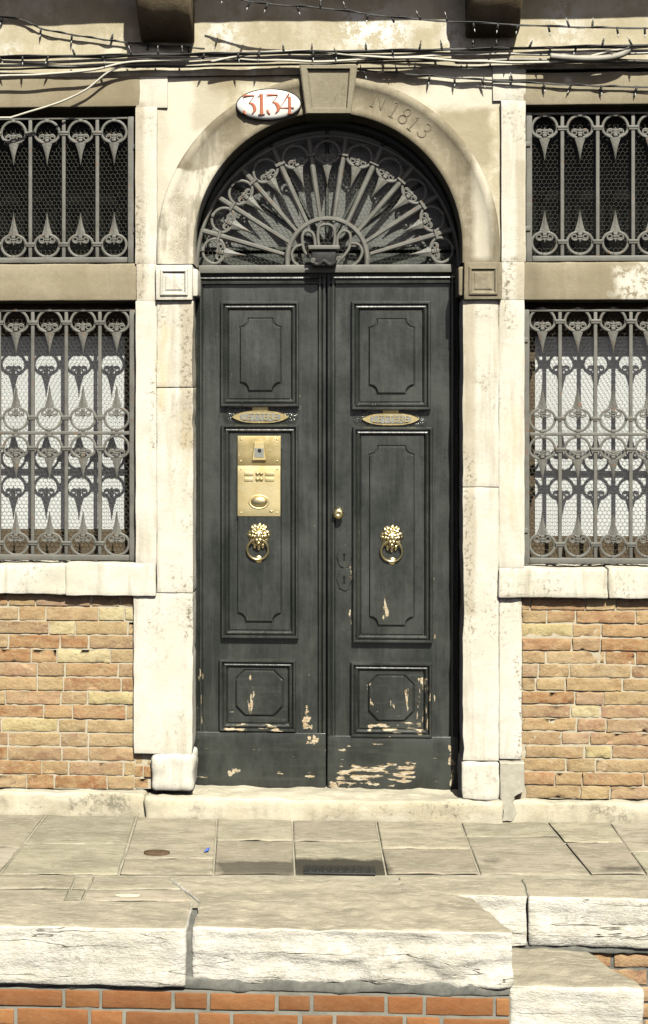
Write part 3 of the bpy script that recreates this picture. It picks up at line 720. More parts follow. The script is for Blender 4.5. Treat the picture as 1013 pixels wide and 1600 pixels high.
def door_leaf(label, xl, xr, yt, yb_, panels, kick, out_left, seed):
    x0, x1 = X(xl, 800, YD), X(xr, 800, YD); z1 = Z(yt, (xl+xr)/2, YD); z0 = Z(yb_, (xl+xr)/2, YD)
    org = Vector(((x0+x1)/2, YD, z0))
    b = MB()
    # slightly wavy painted boards
    nx, nz = 14, 60; vs = []; fs = []
    for k in range(nz+1):
        for i in range(nx+1):
            x = x0+(x1-x0)*i/nx; z = z0+(z1-z0)*k/nz
            vs.append((x, YD+.0022*fb((x, 0, z*.5), 7, seed), z))
    for k in range(nz):
        for i in range(nx): a = k*(nx+1)+i; fs.append((a, a+1, a+nx+2, a+nx+1))
    b.add(vs, fs)
    b.box(x0, x1, YD+.004, YD+.05, z0, z1)
    kz = Z(kick, (xl+xr)/2, YD)
    # edge mouldings run down both stiles and along the top
    def edge(xe, s_):
        pr = [(0, .002), (.002, -.022), (.012, -.026), (.018, -.012), (.021, -.010), (.026, -.020), (.034, -.020), (.040, -.004), (.046, .003)]
        zs = (kz, z1)
        vs = [(xe+s_*t, YD+y, z) for z in zs for (t, y) in pr]; n = len(pr)
        fs = [(k, k+1, n+k+1, n+k) if s_ > 0 else (k+1, k, n+k, n+k+1) for k in range(n-1)]+[tuple(range(n))]
        b.add(vs, fs, False)
    edge(x0+.002, 1); edge(x1-.002, -1)
    pr = [(0, .002), (.002, -.022), (.012, -.026), (.018, -.012), (.024, -.010), (.030, -.020), (.040, -.018), (.046, .003)]
    n = len(pr); vs = [(x, YD+y-.0015, z1-.003-t) for x in (x0+.004, x1-.004) for (t, y) in pr]
    b.add(vs, [(k+1, k, n+k, n+k+1) for k in range(n-1)], False)
    leaf = b.build('door_leaf', M_DOOR); 
    tag(leaf, label, 'door')
    MB().rbox(x0+.001, x1-.001, YD-.024, YD+.03, z0-.004, kz, .004, .003, .05, seed=seed).build('kick_board', M_KICK, leaf)
    for (o, r_, oc) in panels:
        a = R(*o, YD); c = R(*r_, YD); b = MB()
        bolection(b, *a)
        poly = notched(*c, .045 if not oc else .05, oc)
        # a field edged with a groove
        b.prism(poly, YD-.019, YD+.004, .007)
        moat = notched(c[0]-.006, c[1]+.006, c[2]-.006, c[3]+.006, .045 if not oc else .05, oc)
        cor = [(a[1]-.047, a[2]+.047), (a[1]-.047, a[3]-.047), (a[0]+.047, a[3]-.047), (a[0]+.047, a[2]+.047)]
        g_ = len(moat)//4; vs = [(p[0], YD-.009, p[1]) for p in moat]+[(p[0], YD+.003, p[1]) for p in moat]+[(p[0], YD-.009, p[1]) for p in cor]; fs = []; n_ = len(moat)
        for i in range(n_):
            j = (i+1) % n_; ci, cj = i//g_, j//g_
            fs.append((i, 2*n_+ci, j) if ci == cj else (i, 2*n_+ci, 2*n_+cj, j)); fs.append((i, j, n_+j, n_+i))
        b.add(vs, fs, False)
        b.build('door_panel', M_LOWPANEL if oc else M_PANEL, leaf)
    return leaf
left = door_leaf('left leaf of the dark green double door, with brass intercom', 305, 509.5, 431, 1227, [((345, 471, 468, 636), (376, 498, 439, 611), 0), ((346, 663, 467, 997), (372, 690, 439, 971), 0), ((343, 1029, 463, 1142), (369, 1047, 442, 1117), 1)], 1143, True, 5)
right = door_leaf('right leaf of the dark green double door, kick board badly peeling', 511.5, 716, 430, 1234, [((549, 471, 673, 641), (577, 499, 647, 615), 0), ((551, 667, 676, 1004), (578, 697, 646, 977), 0), ((548, 1034, 675, 1151), (576, 1055, 646, 1125), 1)], 1149, False, 9)
# transom bar above the leaves and dark post at the left reveal are part of the house
b = MB(); b.box(ACX-RI-.005, ACX+RI+.005, YD-.005, YD+.06, Z(431.5, 506, YD)+.002, Z(419, 506, YD)); b.build('door_head', M_GREENWOOD, house)
# letter slots
def letter_slot(leaf, px, py, flip):
    c = DW(px, py); hw, hh = 44/PXM*1.02, 10.5/PXM
    n = 24; lens = [(c.x+hw*cos(2*pi*i/n)*(1 if abs(cos(2*pi*i/n)) < .97 else 1.03), c.z+hh*sin(2*pi*i/n)*(1-.25*cos(2*pi*i/n)**4)) for i in range(n)]
    b = MB(); b.prism(lens, YD-.012, YD, .004)
    b.rbox(c.x-.043, c.x+.043, YD-.014, YD, c.z+hh-.004, c.z+hh+.022, .002, 0, .05)
    o = b.build('letter_slot', M_BRASSD, leaf)
    b = MB(); hw2, hh2 = hw*.72, hh*.62
    b.mat = 0; b.prism([(c.x+hw2*max(-1, min(1, 1.12*cos(2*pi*i/n))), c.z+hh2*max(-1, min(1, 1.2*sin(2*pi*i/n)))) for i in range(n)], YD-.015, YD-.008, .002)
    vs, fs = text_faces('LETTERE', .048, .0015)
    b.mat = 1; b.add([(c.x+(-1 if False else 1)*v[0]*1.05, YD-.0165-v[2], c.z+v[1]) for v in vs], fs, False)
    b.mat = 0
    return b, o
for (lf, px, py) in ((left, 407, 651.5), (right, 610.5, 655)):
    b, o = letter_slot(lf, px, py, False)
    b.build('letter_flap', [M_GREYPL, M_BRASSD], o)
# intercom
a = R(371.5, 681, 439, 727, YD-.012); c = R(371.5, 727, 438.5, 806.5, YD-.012)
yI = YD-.022
b = MB(); b.mat = 1; b.rbox(*a[:2], yI, YD, *a[2:], .002, 0, .05); b.mat = 0; b.rbox(c[0], c[1], yI-.001, YD, c[2], c[3]-.002, .002, 0, .05)
b.mat = 2
for px in (377, 433.5):
    for py in (686.5, 720.5, 733, 801): p = W(px, py, yI); b.ball((p.x, yI-.001, p.z), .005, .003, .005, 8, 5)
inter = b.build('intercom', [M_BRASSP, M_BRASSD, M_BRASS], left)
p0 = W(405, 704, yI)
def ptsI(l): return [(W(px, py, yI).x, W(px, py, yI).z) for px, py in l]
b = MB(); b.prism(ptsI([(394.5, 719), (416, 719), (414, 700), (413, 690.5), (398, 690.5), (396.5, 700)]), yI-.016, yI, .003)
b.mat = 1; b.prism(ptsI([(398, 714.5), (412.5, 714.5), (412.5, 700), (398, 700)]), yI-.0175, yI-.01, .001)
pl = W(406, 703.5, yI); b.mat = 2; b.lathe((pl.x, yI-.018, pl.z), [(.011, .002), (.010, -.002), (.006, -.003), (.001, -.001)], 12)
b.build('camera_hood', [M_BRASSP, M_GREYPL, M_BLACKIRON], inter)
for px in (402.5, 408.5):
    for py in (740, 749): 
        p = W(px, py, yI); MB().lathe((p.x, yI, p.z), [(.0105, 0), (.0105, -.004), (.008, -.007), (.002, -.0085)], 12).build('call_button', M_BRASSD, inter)
for px in (389, 421.5):
    for py in (740, 749):
        p = W(px, py, yI); MB().rbox(p.x-.024, p.x+.024, yI-.005, yI, p.z-.0095, p.z+.0095, .003, 0, .03).build('name_plate', M_BRASSP, inter)
p = W(405, 784, yI); b = MB(); b.lathe((p.x, yI, p.z), [(.056, 0), (.055, -.005), (.050, -.006), (.047, -.003), (.044, -.003)], 26, 1, .68)
b.mat = 1; b.lathe((p.x, yI, p.z), [(.045, -.001), (.042, -.009), (.03, -.014), (.015, -.016), (.001, -.017)], 26, 1, .62)
b.build('speaker_cover', [M_BRASSP, M_BRASS], inter)
p = W(424, 799, yI); MB().ball((p.x, yI-.001, p.z), .010, .004, .008, 10, 6).build('lock_cap', M_BRASS, inter)
# lion knockers
def knocker(leaf, px, py, rx, ry):
    c = DW(px, py); b = MB(); y = YD-.007
    b.ball((c.x, y-.006, c.z), .058, .02, .062, 24, 10)
    for lay, (n_, ra, rb, r0, yy, ph) in enumerate(((15, .034, .064, .0125, -.010, 0), (13, .024, .050, .011, -.028, .2))):      # two rows of mane locks
        for i in range(n_):
            a = 2*pi*i/n_+pi/2+ph
            if sin(a) < -.86 or (lay and sin(a) < -.5): continue
            tw = .22*(1 if i % 2 else -1)
            b.tube([(c.x+(ra+(rb-ra)*t)*cos(a+tw*t*t), y+yy-.006*sin(pi*t)+.008*t, c.z+.003+(ra+(rb-ra)*t)*1.04*sin(a+tw*t*t)) for t in (0, .3, .6, .85, 1)], [r0*.8, r0, r0*.9, r0*.6, r0*.15], 7)
    b.ball((c.x, y-.034, c.z-.002), .032, .022, .038, 16, 9)       # face
    for s_ in (-1, 1):
        b.ball((c.x+s_*.014, y-.052, c.z+.014), .0105, .007, .0075, 9, 6)    # brows
        b.ball((c.x+s_*.021, y-.046, c.z-.002), .009, .008, .010, 9, 6)     # cheeks
        b.ball((c.x+s_*.009, y-.056, c.z-.020), .011, .009, .009, 9, 6)     # muzzle
        b.ball((c.x+s_*.030, y-.030, c.z+.030), .010, .007, .010, 8, 6)     # ears
        b.ball((c.x+s_*.022, y-.022, c.z-.052), .010, .010, .018, 9, 6)     # beard
    b.ball((c.x, y-.058, c.z-.004), .0065, .009, .017, 9, 6)       # nose
    b.ball((c.x, y-.048, c.z-.036), .012, .010, .009, 9, 6)       # chin
    b.ball((c.x, y-.020, c.z-.062), .010, .010, .018, 9, 6)
    o = b.build('door_knocker', M_BRASS, leaf)
    r_ = DW(rx, ry); R_ = 16.5/PXM*1.02
    MB().tube([(r_.x+R_*cos(2*pi*i/36), y-.040+.016*(1-sin(2*pi*i/36))*.6, r_.z+R_*sin(2*pi*i/36)) for i in range(36)], .0062, 8, True).build('ring', M_BRASS, o)
    q = DW(rx+1, ry+16); MB().lathe((q.x, YD-.007, q.z), [(.024, 0), (.023, -.010), (.017, -.017), (.004, -.020)], 16).build('strike_stud', M_BRASS, o)
knocker(left, 405, 836, 403.5, 857); knocker(right, 612, 839, 612, 860)
# knob and lock plates on the right leaf
p = DW(529, 801.5); MB().lathe((p.x, YD-.018, p.z), [(.012, .02), (.014, 0), (.024, -.008), (.030, -.018), (.028, -.030), (.018, -.038), (.009, -.0395), (.007, -.036), (.002, -.036)], 20).build('door_knob', M_BRASS, right)
def plate(py0, py1):
    a = W(527, py0, YD); c = W(549, py1, YD); cx, cz = (a.x+c.x)/2, (a.z+c.z)/2; hw, hh = (c.x-a.x)/2, (a.z-c.z)/2
    n = 28; poly = [(cx+hw*(1+.08*cos(6*t))*cos(t), cz+hh*(1+.05*cos(5*t))*sin(t)) for t in [2*pi*i/n for i in range(n)]]
    b = MB(); b.prism(poly, YD-.007, YD, .003)
    o = b.build('lock_plate', M_DOOR, right)
    b = MB(); b.lathe((cx, YD-.0075, cz+.01), [(.009, .0), (.001, -.0005)], 12); b.prism([(cx-.006, cz-.022), (cx+.006, cz-.022), (cx+.003, cz+.01), (cx-.003, cz+.01)], YD-.0078, YD-.005)
    b.build('keyhole', M_DARK, o)
plate(851, 888); plate(887, 923)

# ------------------------------------------------------------------ wrought iron
def ornament_mesh():
    """Ring with a pair of volutes and a spear that points down; origin at the ring's centre."""
    b = MB(); Rr = .0655
    for s_ in (1, -1):
        pts = []
        for i in range(23):
            a = radians(90-165*i/22); v = sin(a)
            pts.append((s_*Rr*cos(a), Rr*v*(1 if v > 0 else .78)))
        b.ribbon(pts, .0130, -.004, .003)
        sp = []
        for i in range(30):
            t = i/29; a = radians(140-470*t); r = .0175*(1-t)+.0065*t
            sp.append((s_*(.0270+r*cos(a)), -.024+r*sin(a)))
        b.ribbon([(s_*.004, -.008)]+sp, [.0088]*10+[.0070]*21, -.003, .002)
    b.rbox(-.013, .013, -.009, .003, -.031, -.021, .003, 0, .05); b.rbox(-.011, .011, -.011, .003, -.046, -.031, .003, 0, .05)
    b.prism([(-.010, -.020), (.010, -.020), (.012, -.012), (.005, -.008), (0, .007), (-.005, -.008), (-.012, -.012)], -.007, .002, .003)
    # spear with a central ridge
    L = [(.027, -.047), (.026, -.058), (.018, -.082), (.011, -.108), (.0055, -.138), (.0012, -.168)]
    vs = []; fs = []
    for (h, v) in L: vs += [(-h, .002, v), (-h, -.001, v), (0, -.007, v), (h, -.001, v), (h, .002, v)]
    for i in range(len(L)-1):
        for k in range(5): fs.append((i*5+k, (i+1)*5+k, (i+1)*5+(k+1) % 5, i*5+(k+1) % 5))
    fs.append((4, 3, 2, 1, 0)); fs.append(tuple(range((len(L)-1)*5, len(L)*5)))
    b.add(vs, fs, False)
    b.rbox(-.011, .011, -.010, .008, Rr-.008, Rr+.008, .003, 0, .05)
    o = b.build('scroll_spear', M_IRON); return o.data, o
ORN, orn0 = ornament_mesh(); bpy.data.objects.remove(orn0)
def orn(x, y, z, parent, rot=0, flip=False):
    o = bpy.data.objects.new('scroll_spear', ORN); COL.objects.link(o); o.parent = parent; o.location = (x, y, z)
    o.rotation_euler = (0, rot+(pi if flip else 0), 0); return o
def hexwire(inside, x0, x1, z0, z1, y, pitch, wd=.0014):
    b = MB(); vs = []; fs = []; s3 = pitch/sqrt(3)
    nx = int((x1-x0)/pitch)+2; nz = int((z1-z0)/(1.5*s3))+2
    def seg(p, q):
        if not (inside(*p) and inside(*q)): return
        d = Vector((q[0]-p[0], q[1]-p[1])); L = d.length
        if L < 1e-6: return
        n = Vector((-d.y, d.x))/L*wd/2; o = len(vs)
        for pt in (p, q): vs.extend([(pt[0]+n.x, y+wd*.5, pt[1]+n.y), (pt[0], y-wd*.5, pt[1]), (pt[0]-n.x, y+wd*.5, pt[1]-n.y)])
        fs.extend([(o, o+1, o+4, o+3), (o+1, o+2, o+5, o+4), (o+2, o, o+3, o+5)])
    for r in range(nz):
        for c in range(nx):
            def wb(x, z): return (x+.0025*fb((x, 1, z), 9), z+.0025*fb((x, 5, z), 9))
            cx = x0+c*pitch+(pitch/2 if r % 2 else 0); cz = z0+r*1.5*s3
            P = [(cx+s3*cos(radians(30+60*k)), cz+s3*sin(radians(30+60*k))) for k in range(6)]
            for k in (0, 1, 2): seg(wb(*P[k]), wb(*P[(k+1) % 6]))
    return b.add(vs, fs, False)
def window_grille(label, px_in, side, tops, bars_px, zt, zb, rings, rails, clasps):
    """px_in: pixel of the stile beside the doorway; bars_px: first bar and period away from it."""
    yg = .055
    p0, per = bars_px; n = 8
    xb = [X(p0+side*per*i, 610, yg) for i in range(n)]
    P_ = abs(xb[1]-xb[0])
    xs = X(px_in, 610, yg); xf = xb[-1]+side*P_*.0
    root = empty('window_grille', (min(xs, xf)/2+max(xs, xf)/2, yg, zb), label, 'window grille', 'iron window grilles')
    L = Vector(root.location)
    def put(b, name): o = b.build(name, M_IRON, root); o.location = -L; return o
    lo, hi = min(xs, xf), max(xs, xf)
    b = MB(); hs = .0155
    xo = xs-side*0
    b.rbox(xs-hs, xs+hs, yg-.014, yg+.014, zb, zt, .003, .0012, .06)
    b.rbox(xf-hs, xf+hs, yg-.014, yg+.014, zb, zt, .003, .0012, .06)
    b.rbox(lo+hs+.001, hi-hs-.001, yg-.012, yg+.012, zt-.013, zt-.001, .003, .001, .06)
    b.rbox(lo+hs+.001, hi-hs-.001, yg-.016, yg+.014, zb+.001, zb+.031, .004, .0015, .06)
    for z in rails: b.rbox(lo+hs+.001, hi-hs-.001, yg-.011, yg+.011, z-.009, z+.009, .003, .001, .06)
    for z in clasps: b.rbox(xs-side*.035-.022, xs-side*.035+.045 if side < 0 else xs-side*.035+.022+.02, yg-.022, yg+.012, z-.013, z+.013, .003, 0, .05)
    put(b, 'frame')
    b = hexwire(lambda x, z: lo-.01 < x < hi+.01 and zb < z < zt, lo, hi, zb, zt, yg+.024, .0232)
    o = b.build('wire_netting', M_WIRE, root); o.location = -L
    bar = None
    for i in range(n-1):
        x = xb[i]
        if bar is None:
            b = MB(); b.rbox(-.0095, .0095, -.0095, .0095, zb+.03-L.z, zt-.013-L.z, .003, .001, .08)
            for (z, fl) in rings:
                b.rbox(-.027, .027, -.017, .012, z-.004-L.z, z+.010-L.z, .003, 0, .05); b.rbox(-.024, .024, -.014, .012, z-.013-L.z, z-.004-L.z, .003, 0, .05)
            bar = b.build('bar', M_IRON, root); bar.location = (x-L.x, 0, 0)
        else:
            c = bar.copy(); COL.objects.link(c); c.parent = root; c.location = (x-L.x, 0, 0)
    xm = [xb[0]-side*P_/2]+[(xb[i]+xb[i+1])/2 for i in range(n-1)]
    for x in xm:
        for (z, fl) in rings: orn(x-L.x, -.004, z-L.z, root, 0, fl)
    return root
yg = .055
window_grille('grey wrought iron grille over the dark upper window left of the door', 205, -1, None, (152.5, 52.3), Z(183.5, 100, yg), Z(411.5, 100, yg), [(Z(208.5, 100, yg), False), (Z(382, 100, yg), True)], [], [Z(231, 100, yg), Z(361, 100, yg)])
window_grille('tall grey iron grille over the white-paned lower window left of the door', 207.5, -1, None, (156.5, 52.4), Z(483, 100, yg), Z(875.5, 100, yg), [(Z(504, 100, yg), False), (Z(652, 100, yg), True), (Z(700, 100, yg), False), (Z(848, 100, yg), True)], [Z(676.5, 100, yg)], [Z(528, 100, yg), Z(829, 100, yg)])
window_grille('grey wrought iron grille over the dark upper window right of the door', 826.5, 1, None, (878.5, 55.3), Z(175.5, 920, yg), Z(409, 920, yg), [(Z(200, 920, yg), False), (Z(377.5, 920, yg), True)], [], [Z(225, 920, yg), Z(357, 920, yg)])
window_grille('tall grey iron grille over the white-paned lower window right of the door', 822.5, 1, None, (875, 55.3), Z(483, 920, yg), Z(881, 920, yg), [(Z(502, 920, yg), False), (Z(654, 920, yg), True), (Z(702.5, 920, yg), False), (Z(850, 920, yg), True)], [Z(678.5, 920, yg)], [Z(531, 920, yg), Z(829, 920, yg)])

# fan grille over the door
yg = .15
FC = W(511.5, 417, yg); FZ = FC.z; FX = FC.x
k_ = (8+yg)/8/PXM
fan = empty('fanlight_grille', (FX, yg, FZ), 'fan-shaped grey iron grille with radiating bars filling the arch over the door', 'fanlight grille')
def fput(b, name, m=M_IRON): o = b.build(name, m, fan); o.location = -Vector(fan.location); return o
RA = 204*k_
b = MB()
b.rbox(X(311, 610, yg), X(707, 610, yg), yg-.016, yg+.016, Z(426.5, 506, yg), Z(414, 506, yg), .004, .0015, .06)
arc = lambda r, a0, a1, n=60: [(FX+r*cos(radians(a0+(a1-a0)*i/n)), FZ+r*sin(radians(a0+(a1-a0)*i/n))) for i in range(n+1)]
b.ribbon(arc(RA, 0, 180), .02, yg-.01, yg+.012)
rk = 62*k_; b.ribbon([(FX+rk, FZ)]+[(FX+rk*cos(pi*i/40), FZ+13*k_+rk*sin(pi*i/40)) for i in range(41)]+[(FX-rk, FZ)], .025, yg-.014, yg+.012)
fput(b, 'frame')
STEP = 180/11.0
for i in range(10):
    a = radians(STEP*(i+1)); d = Vector((cos(a), sin(a)))
    b = MB(); b.ribbon([(FX+d.x*r, FZ+d.y*r) for r in (70*k_, 120*k_, 190*k_, RA)], [.021, .025, .029, .028], yg-.011, yg+.010, .3)
    r1 = 176*k_; t = Vector((-d.y, d.x))
    b.ribbon([(FX+d.x*r1-t.x*.026, FZ+d.y*r1-t.y*.026), (FX+d.x*r1+t.x*.026, FZ+d.y*r1+t.y*.026)], .022, yg-.017, yg+.012, .3)
    fput(b, 'bar')
for i in range(11):
    a = radians(STEP*(i+.5)); r = 177*k_
    orn(r*cos(a), -.004, r*sin(a), fan, pi/2-a)
# crown in the middle
b = MB()
def PF(l): return [(W(280+x/2.202, 170+y/2.202, yg).x, W(280+x/2.202, 170+y/2.202, yg).z) for x, y in l]
def cr(pts, n=6):
    out = []; P = [pts[0]]+pts+[pts[-1]]
    for i in range(1, len(P)-2):
        for k in range(n):
            t = k/n; o_ = []
            for d in (0, 1):
                p0, p1, p2, p3 = P[i-1][d], P[i][d], P[i+1][d], P[i+2][d]
                o_.append(.5*((2*p1)+(-p0+p2)*t+(2*p0-5*p1+4*p2-p3)*t*t+(-p0+3*p1-3*p2+p3)*t**3))
            out.append(tuple(o_))
    return out+[pts[-1]]
for l in ([(484, 478), (478, 440), (482, 402), (506, 392), (530, 402), (536, 440), (530, 478)],
          [(470, 486), (466, 440), (455, 418), (435, 416), (424, 436), (430, 480), (447, 505)],
          [(545, 486), (545, 440), (560, 416), (582, 418), (590, 440), (582, 480), (545, 525)],
          [(590, 456), (618, 462), (630, 488), (615, 520), (580, 542), (545, 544)],
          [(424, 462), (402, 470), (388, 492), (396, 522), (425, 542), (450, 546)]):
    b.ribbon(cr(PF([(x, y+6) for x, y in l])), .0155, yg-.012, yg+.006)
fput(b, 'crown_emblem')
b = hexwire(lambda x, z: (x-FX)**2+(z-FZ)**2 < (RA-.002)**2 and z > FZ+.005, FX-RA, FX+RA, FZ, FZ+RA, yg+.03, .0232)
fput(b, 'wire_netting', M_WIRE)
# small black lamp standing on the grille
p = PF([(450, 548), (545, 548), (445, 478), (552, 478)])
lampo = empty('lamp', ((p[0][0]+p[1][0])/2, yg-.05, p[0][1]), 'small black scrolled lamp in front of the crown of the fan grille', 'lamp')
LL = Vector(lampo.location)
b = MB(); b.rbox(p[2][0], p[3][0], yg-.10, yg-.005, p[2][1]-.018, p[2][1]+.004, .004, 0, .05)
o = b.build('lid', M_IRON, lampo); o.location = -LL
b = MB(); b.rbox(p[2][0]+.016, p[3][0]-.016, yg-.085, yg-.01, p[0][1]+.004, p[2][1]-.018, .008, 0, .03); b.ribbon(cr(PF([(450, 505), (458, 530), (478, 540), (498, 528), (518, 540), (538, 530), (545, 505)])), .016, yg-.095, yg-.084)
o = b.build('housing', M_BLACKIRON, lampo); o.location = -LL
b = MB(); c = PF([(461, 528), (548, 522)])
for q in c: b.tube([(q[0]+(.014*(1-i/22))*cos(i*.55), yg-.094, q[1]+(.014*(1-i/22))*sin(i*.55)) for i in range(20)], .0035, 6)
o = b.build('scrollwork', M_IRON, lampo); o.location = -LL

# ------------------------------------------------------------------ number plaque
pc = W(420, 162.5, -.05)
pq = empty('number_plaque', (pc.x, -.045, pc.z), 'oval white enamel plaque with red-brown house number 3134', 'house number')
b = MB(); ax, az = 50/PXM, 23.5/PXM; tl = radians(2.5)
b.lathe((0, 0, 0), [(ax, .012), (ax*1.0, .003), (ax*.97, -.002), (ax*.8, -.007), (ax*.4, -.011), (.002, -.012)], 48, 1, az/ax)
b.build('plate', M_ENAMEL, pq)
b = MB(); b.ribbon([(ax*1.005*cos(2*pi*i/48), az*1.01*sin(2*pi*i/48)) for i in range(48)], .0055, -.004, .013, .4, True)
b.build('rim', M_BLACKIRON, pq)
def stencil(ch):
    A = lambda cx, cy, rx, ry, a0, a1, k=12: [(cx+rx*cos(radians(a0+(a1-a0)*i/k)), cy+ry*sin(radians(a0+(a1-a0)*i/k))) for i in range(k+1)]
    if ch == '3':
        return [([(-.26, .44), (.05, .44), (.27, .44)], [.16, .10, .05]), ([(.25, .42), (.12, .22), (-.02, .08)], [.05, .05, .05]),
                (A(-.06, -.20, .34, .28, 85, -55), [.05, .10, .16, .21, .24, .25, .25, .24, .21, .17, .13, .09, .06]), (A(-.08, -.30, .2, .18, 250, 170, 6), [.06, .09, .12, .14, .15, .14, .10]), ([(-.30, .5), (-.30, .3)], [.05, .03])]
    if ch == '1': return [([(.0, .5), (.0, -.5)], .20), ([(-.02, .49), (-.2, .34)], [.06, .03]), ([(-.17, -.48), (.17, -.48)], .045)]
    return [([(.12, .5), (-.12, .12), (-.36, -.2)], [.12, .06, .05]), ([(-.36, -.2), (.36, -.2)], .07), ([(.14, .34), (.14, -.5)], .18), ([(0, -.48), (.3, -.48)], .045)]
b = MB(); hgt = 32/PXM
for ch, u in (('3', -.100), ('1', -.037), ('3', .022), ('4', .094)):
    for path, wd in stencil(ch):
        pts = [(u+q[0]*hgt*.95, q[1]*hgt-.002+.0*u) for q in path]
        wd = [x*hgt*.82 for x in wd] if isinstance(wd, list) else wd*hgt*.82
        yy = -.0148+.006*(u/ax)**2
        b.ribbon(pts, wd, yy, yy+.004, .9)
b.build('numerals', M_RED, pq); pq.rotation_euler = (0, -tl*.4, 0)

# ------------------------------------------------------------------ cables and string lights
def cable(label, pxs, r, m, y=-.05, group=None, jit=.006, seed=1, cat='cable'):
    pts = []
    raw = cr(pxs, 14)
    for i, (px, py) in enumerate(raw):
        q = W(px, py, y); pts.append((q.x, y+jit*fb((q.x, 0, seed), 4, seed), q.z+jit*fb((q.x, 3, seed), 5, seed)))
    o = MB().tube(pts, r, 7).build('cable', m); return tag(o, label, cat, group)
GC = 'cables strung along the wall'
def long(y0, y1, y2, y3): return [(-300, y0), (0, y0), (250, y1), (506, y2), (760, (y2+y3)/2), (1013, y3), (1400, y3)]
for i, (p, r, m, y, lab) in enumerate([
    (long(90, 86, 82, 72), .0065, M_CABLEB, -.075, 'black cable with clips running uppermost in the cable bundle'),
    (long(97, 93, 88, 80), .007, M_CABLEG, -.06, 'grey cable directly below the clipped black one'),
    (long(103, 100, 92, 95), .0065, M_CABLEG, -.05, 'grey cable in the middle of the bundle dipping right of the keystone'),
    ([(-300, 124), (0, 119), (130, 112), (205, 98), (330, 92), (506, 96), (700, 86), (1013, 84), (1400, 84)], .0055, M_CABLEW, -.068, 'pale cable rising from the left edge into the bundle'),
    ([(-300, 112), (0, 108), (200, 104), (380, 103), (506, 100), (700, 94), (850, 97), (1013, 98), (1400, 98)], .0048, M_CABLEB, -.04, 'thin black cable lying lowest against the wall behind the bundle'),
    ([(330, 96), (430, 80), (560, 86), (760, 97), (900, 92), (1013, 74), (1300, 70)], .0058, M_CABLEW, -.078, 'pale cable crossing in front of the bundle above the keystone'),
    ([(860, 88), (905, 93), (945, 90), (972, 84), (985, 76)], .014, M_CABLEG, -.085, 'thick grey cable stub ending in the bundle at the right'),
    ([(-200, 182), (0, 183), (18, 183), (70, 168), (130, 142), (170, 112), (205, 99)], .0048, M_CABLEW, -.05, 'pale cable sagging down over the upper left window')]):
    cable(lab, p, r*1.2, m, y, GC, .008, i*3.1+1)
# black clips on the bundle's upper cable
def string_light(label, pxs, bulbs, y, seed, hang):
    raw = cr(pxs, 12); pts = [W(px, py, y) for px, py in raw]
    root = empty('string_light', tuple(pts[0]), label, 'string lights', 'strings of little lights across the wall'); L = Vector(root.location)
    o = MB().tube([tuple(p) for p in pts], .0042, 6).build('wire', M_CABLEB, root); o.location = -L
    o2 = MB().tube([(p.x+.0, p.y-.004+.004*sin(i*.9), p.z+.005*cos(i*.9)) for i, p in enumerate(pts)], .003, 5); o2 = o2.build('wire', M_CABLEB, root); o2.location = -L
    rnd = random.Random(seed); first = None
    lens = [0]
    for i in range(1, len(pts)): lens.append(lens[-1]+(pts[i]-pts[i-1]).length)
    for k in range(bulbs):
        t = (k+.5+rnd.uniform(-.15, .15))/bulbs*lens[-1]; i = max(1, next((j for j in range(len(lens)) if lens[j] >= t), len(lens)-1))
        p = pts[i-1].lerp(pts[i], (t-lens[i-1])/max(1e-6, lens[i]-lens[i-1]))
        if first is None:
            b = MB(); b.mat = 0; b.tube([(0, 0, .004), (0, 0, -.030)], [.0062, .0055], 8); b.mat = 1; b.tube([(0, 0, -.030), (0, 0, -.043), (0, 0, -.050)], [.003, .0026, .001], 8)
            c = b.build('bulb', [M_CABLEB, M_BULB], root); first = c
        else: c = first.copy(); COL.objects.link(c); c.parent = root
        up = rnd.random() < hang
        c.location = p-L; c.rotation_euler = (0, (pi if up else 0)+rnd.uniform(-.45, .45), 0)
    return root
string_light('string of small lights drooping from the left edge towards the left corbel', [(-300, 5), (0, 26), (70, 46), (150, 60), (215, 68), (320, 76)], 11, -.022, 3, .2)
string_light('string of small lights hanging highest, crossing the right corbel', [(330, -14), (400, 4), (507, 13), (650, 30), (860, 41), (1000, 44), (1350, 48)], 26, -.17, 5, .35)
string_light('string of small lights starting at the keystone and running above the upper right window', [(556, 106), (560, 109), (640, 116), (760, 125), (900, 133), (1013, 136), (1350, 140)], 17, -.022, 8, .15)
string_light('string of small lights fixed tight along the cable bundle', [(-300, 92), (0, 88), (250, 85), (506, 80), (760, 76), (1013, 70), (1350, 66)], 40, -.088, 12, .5)

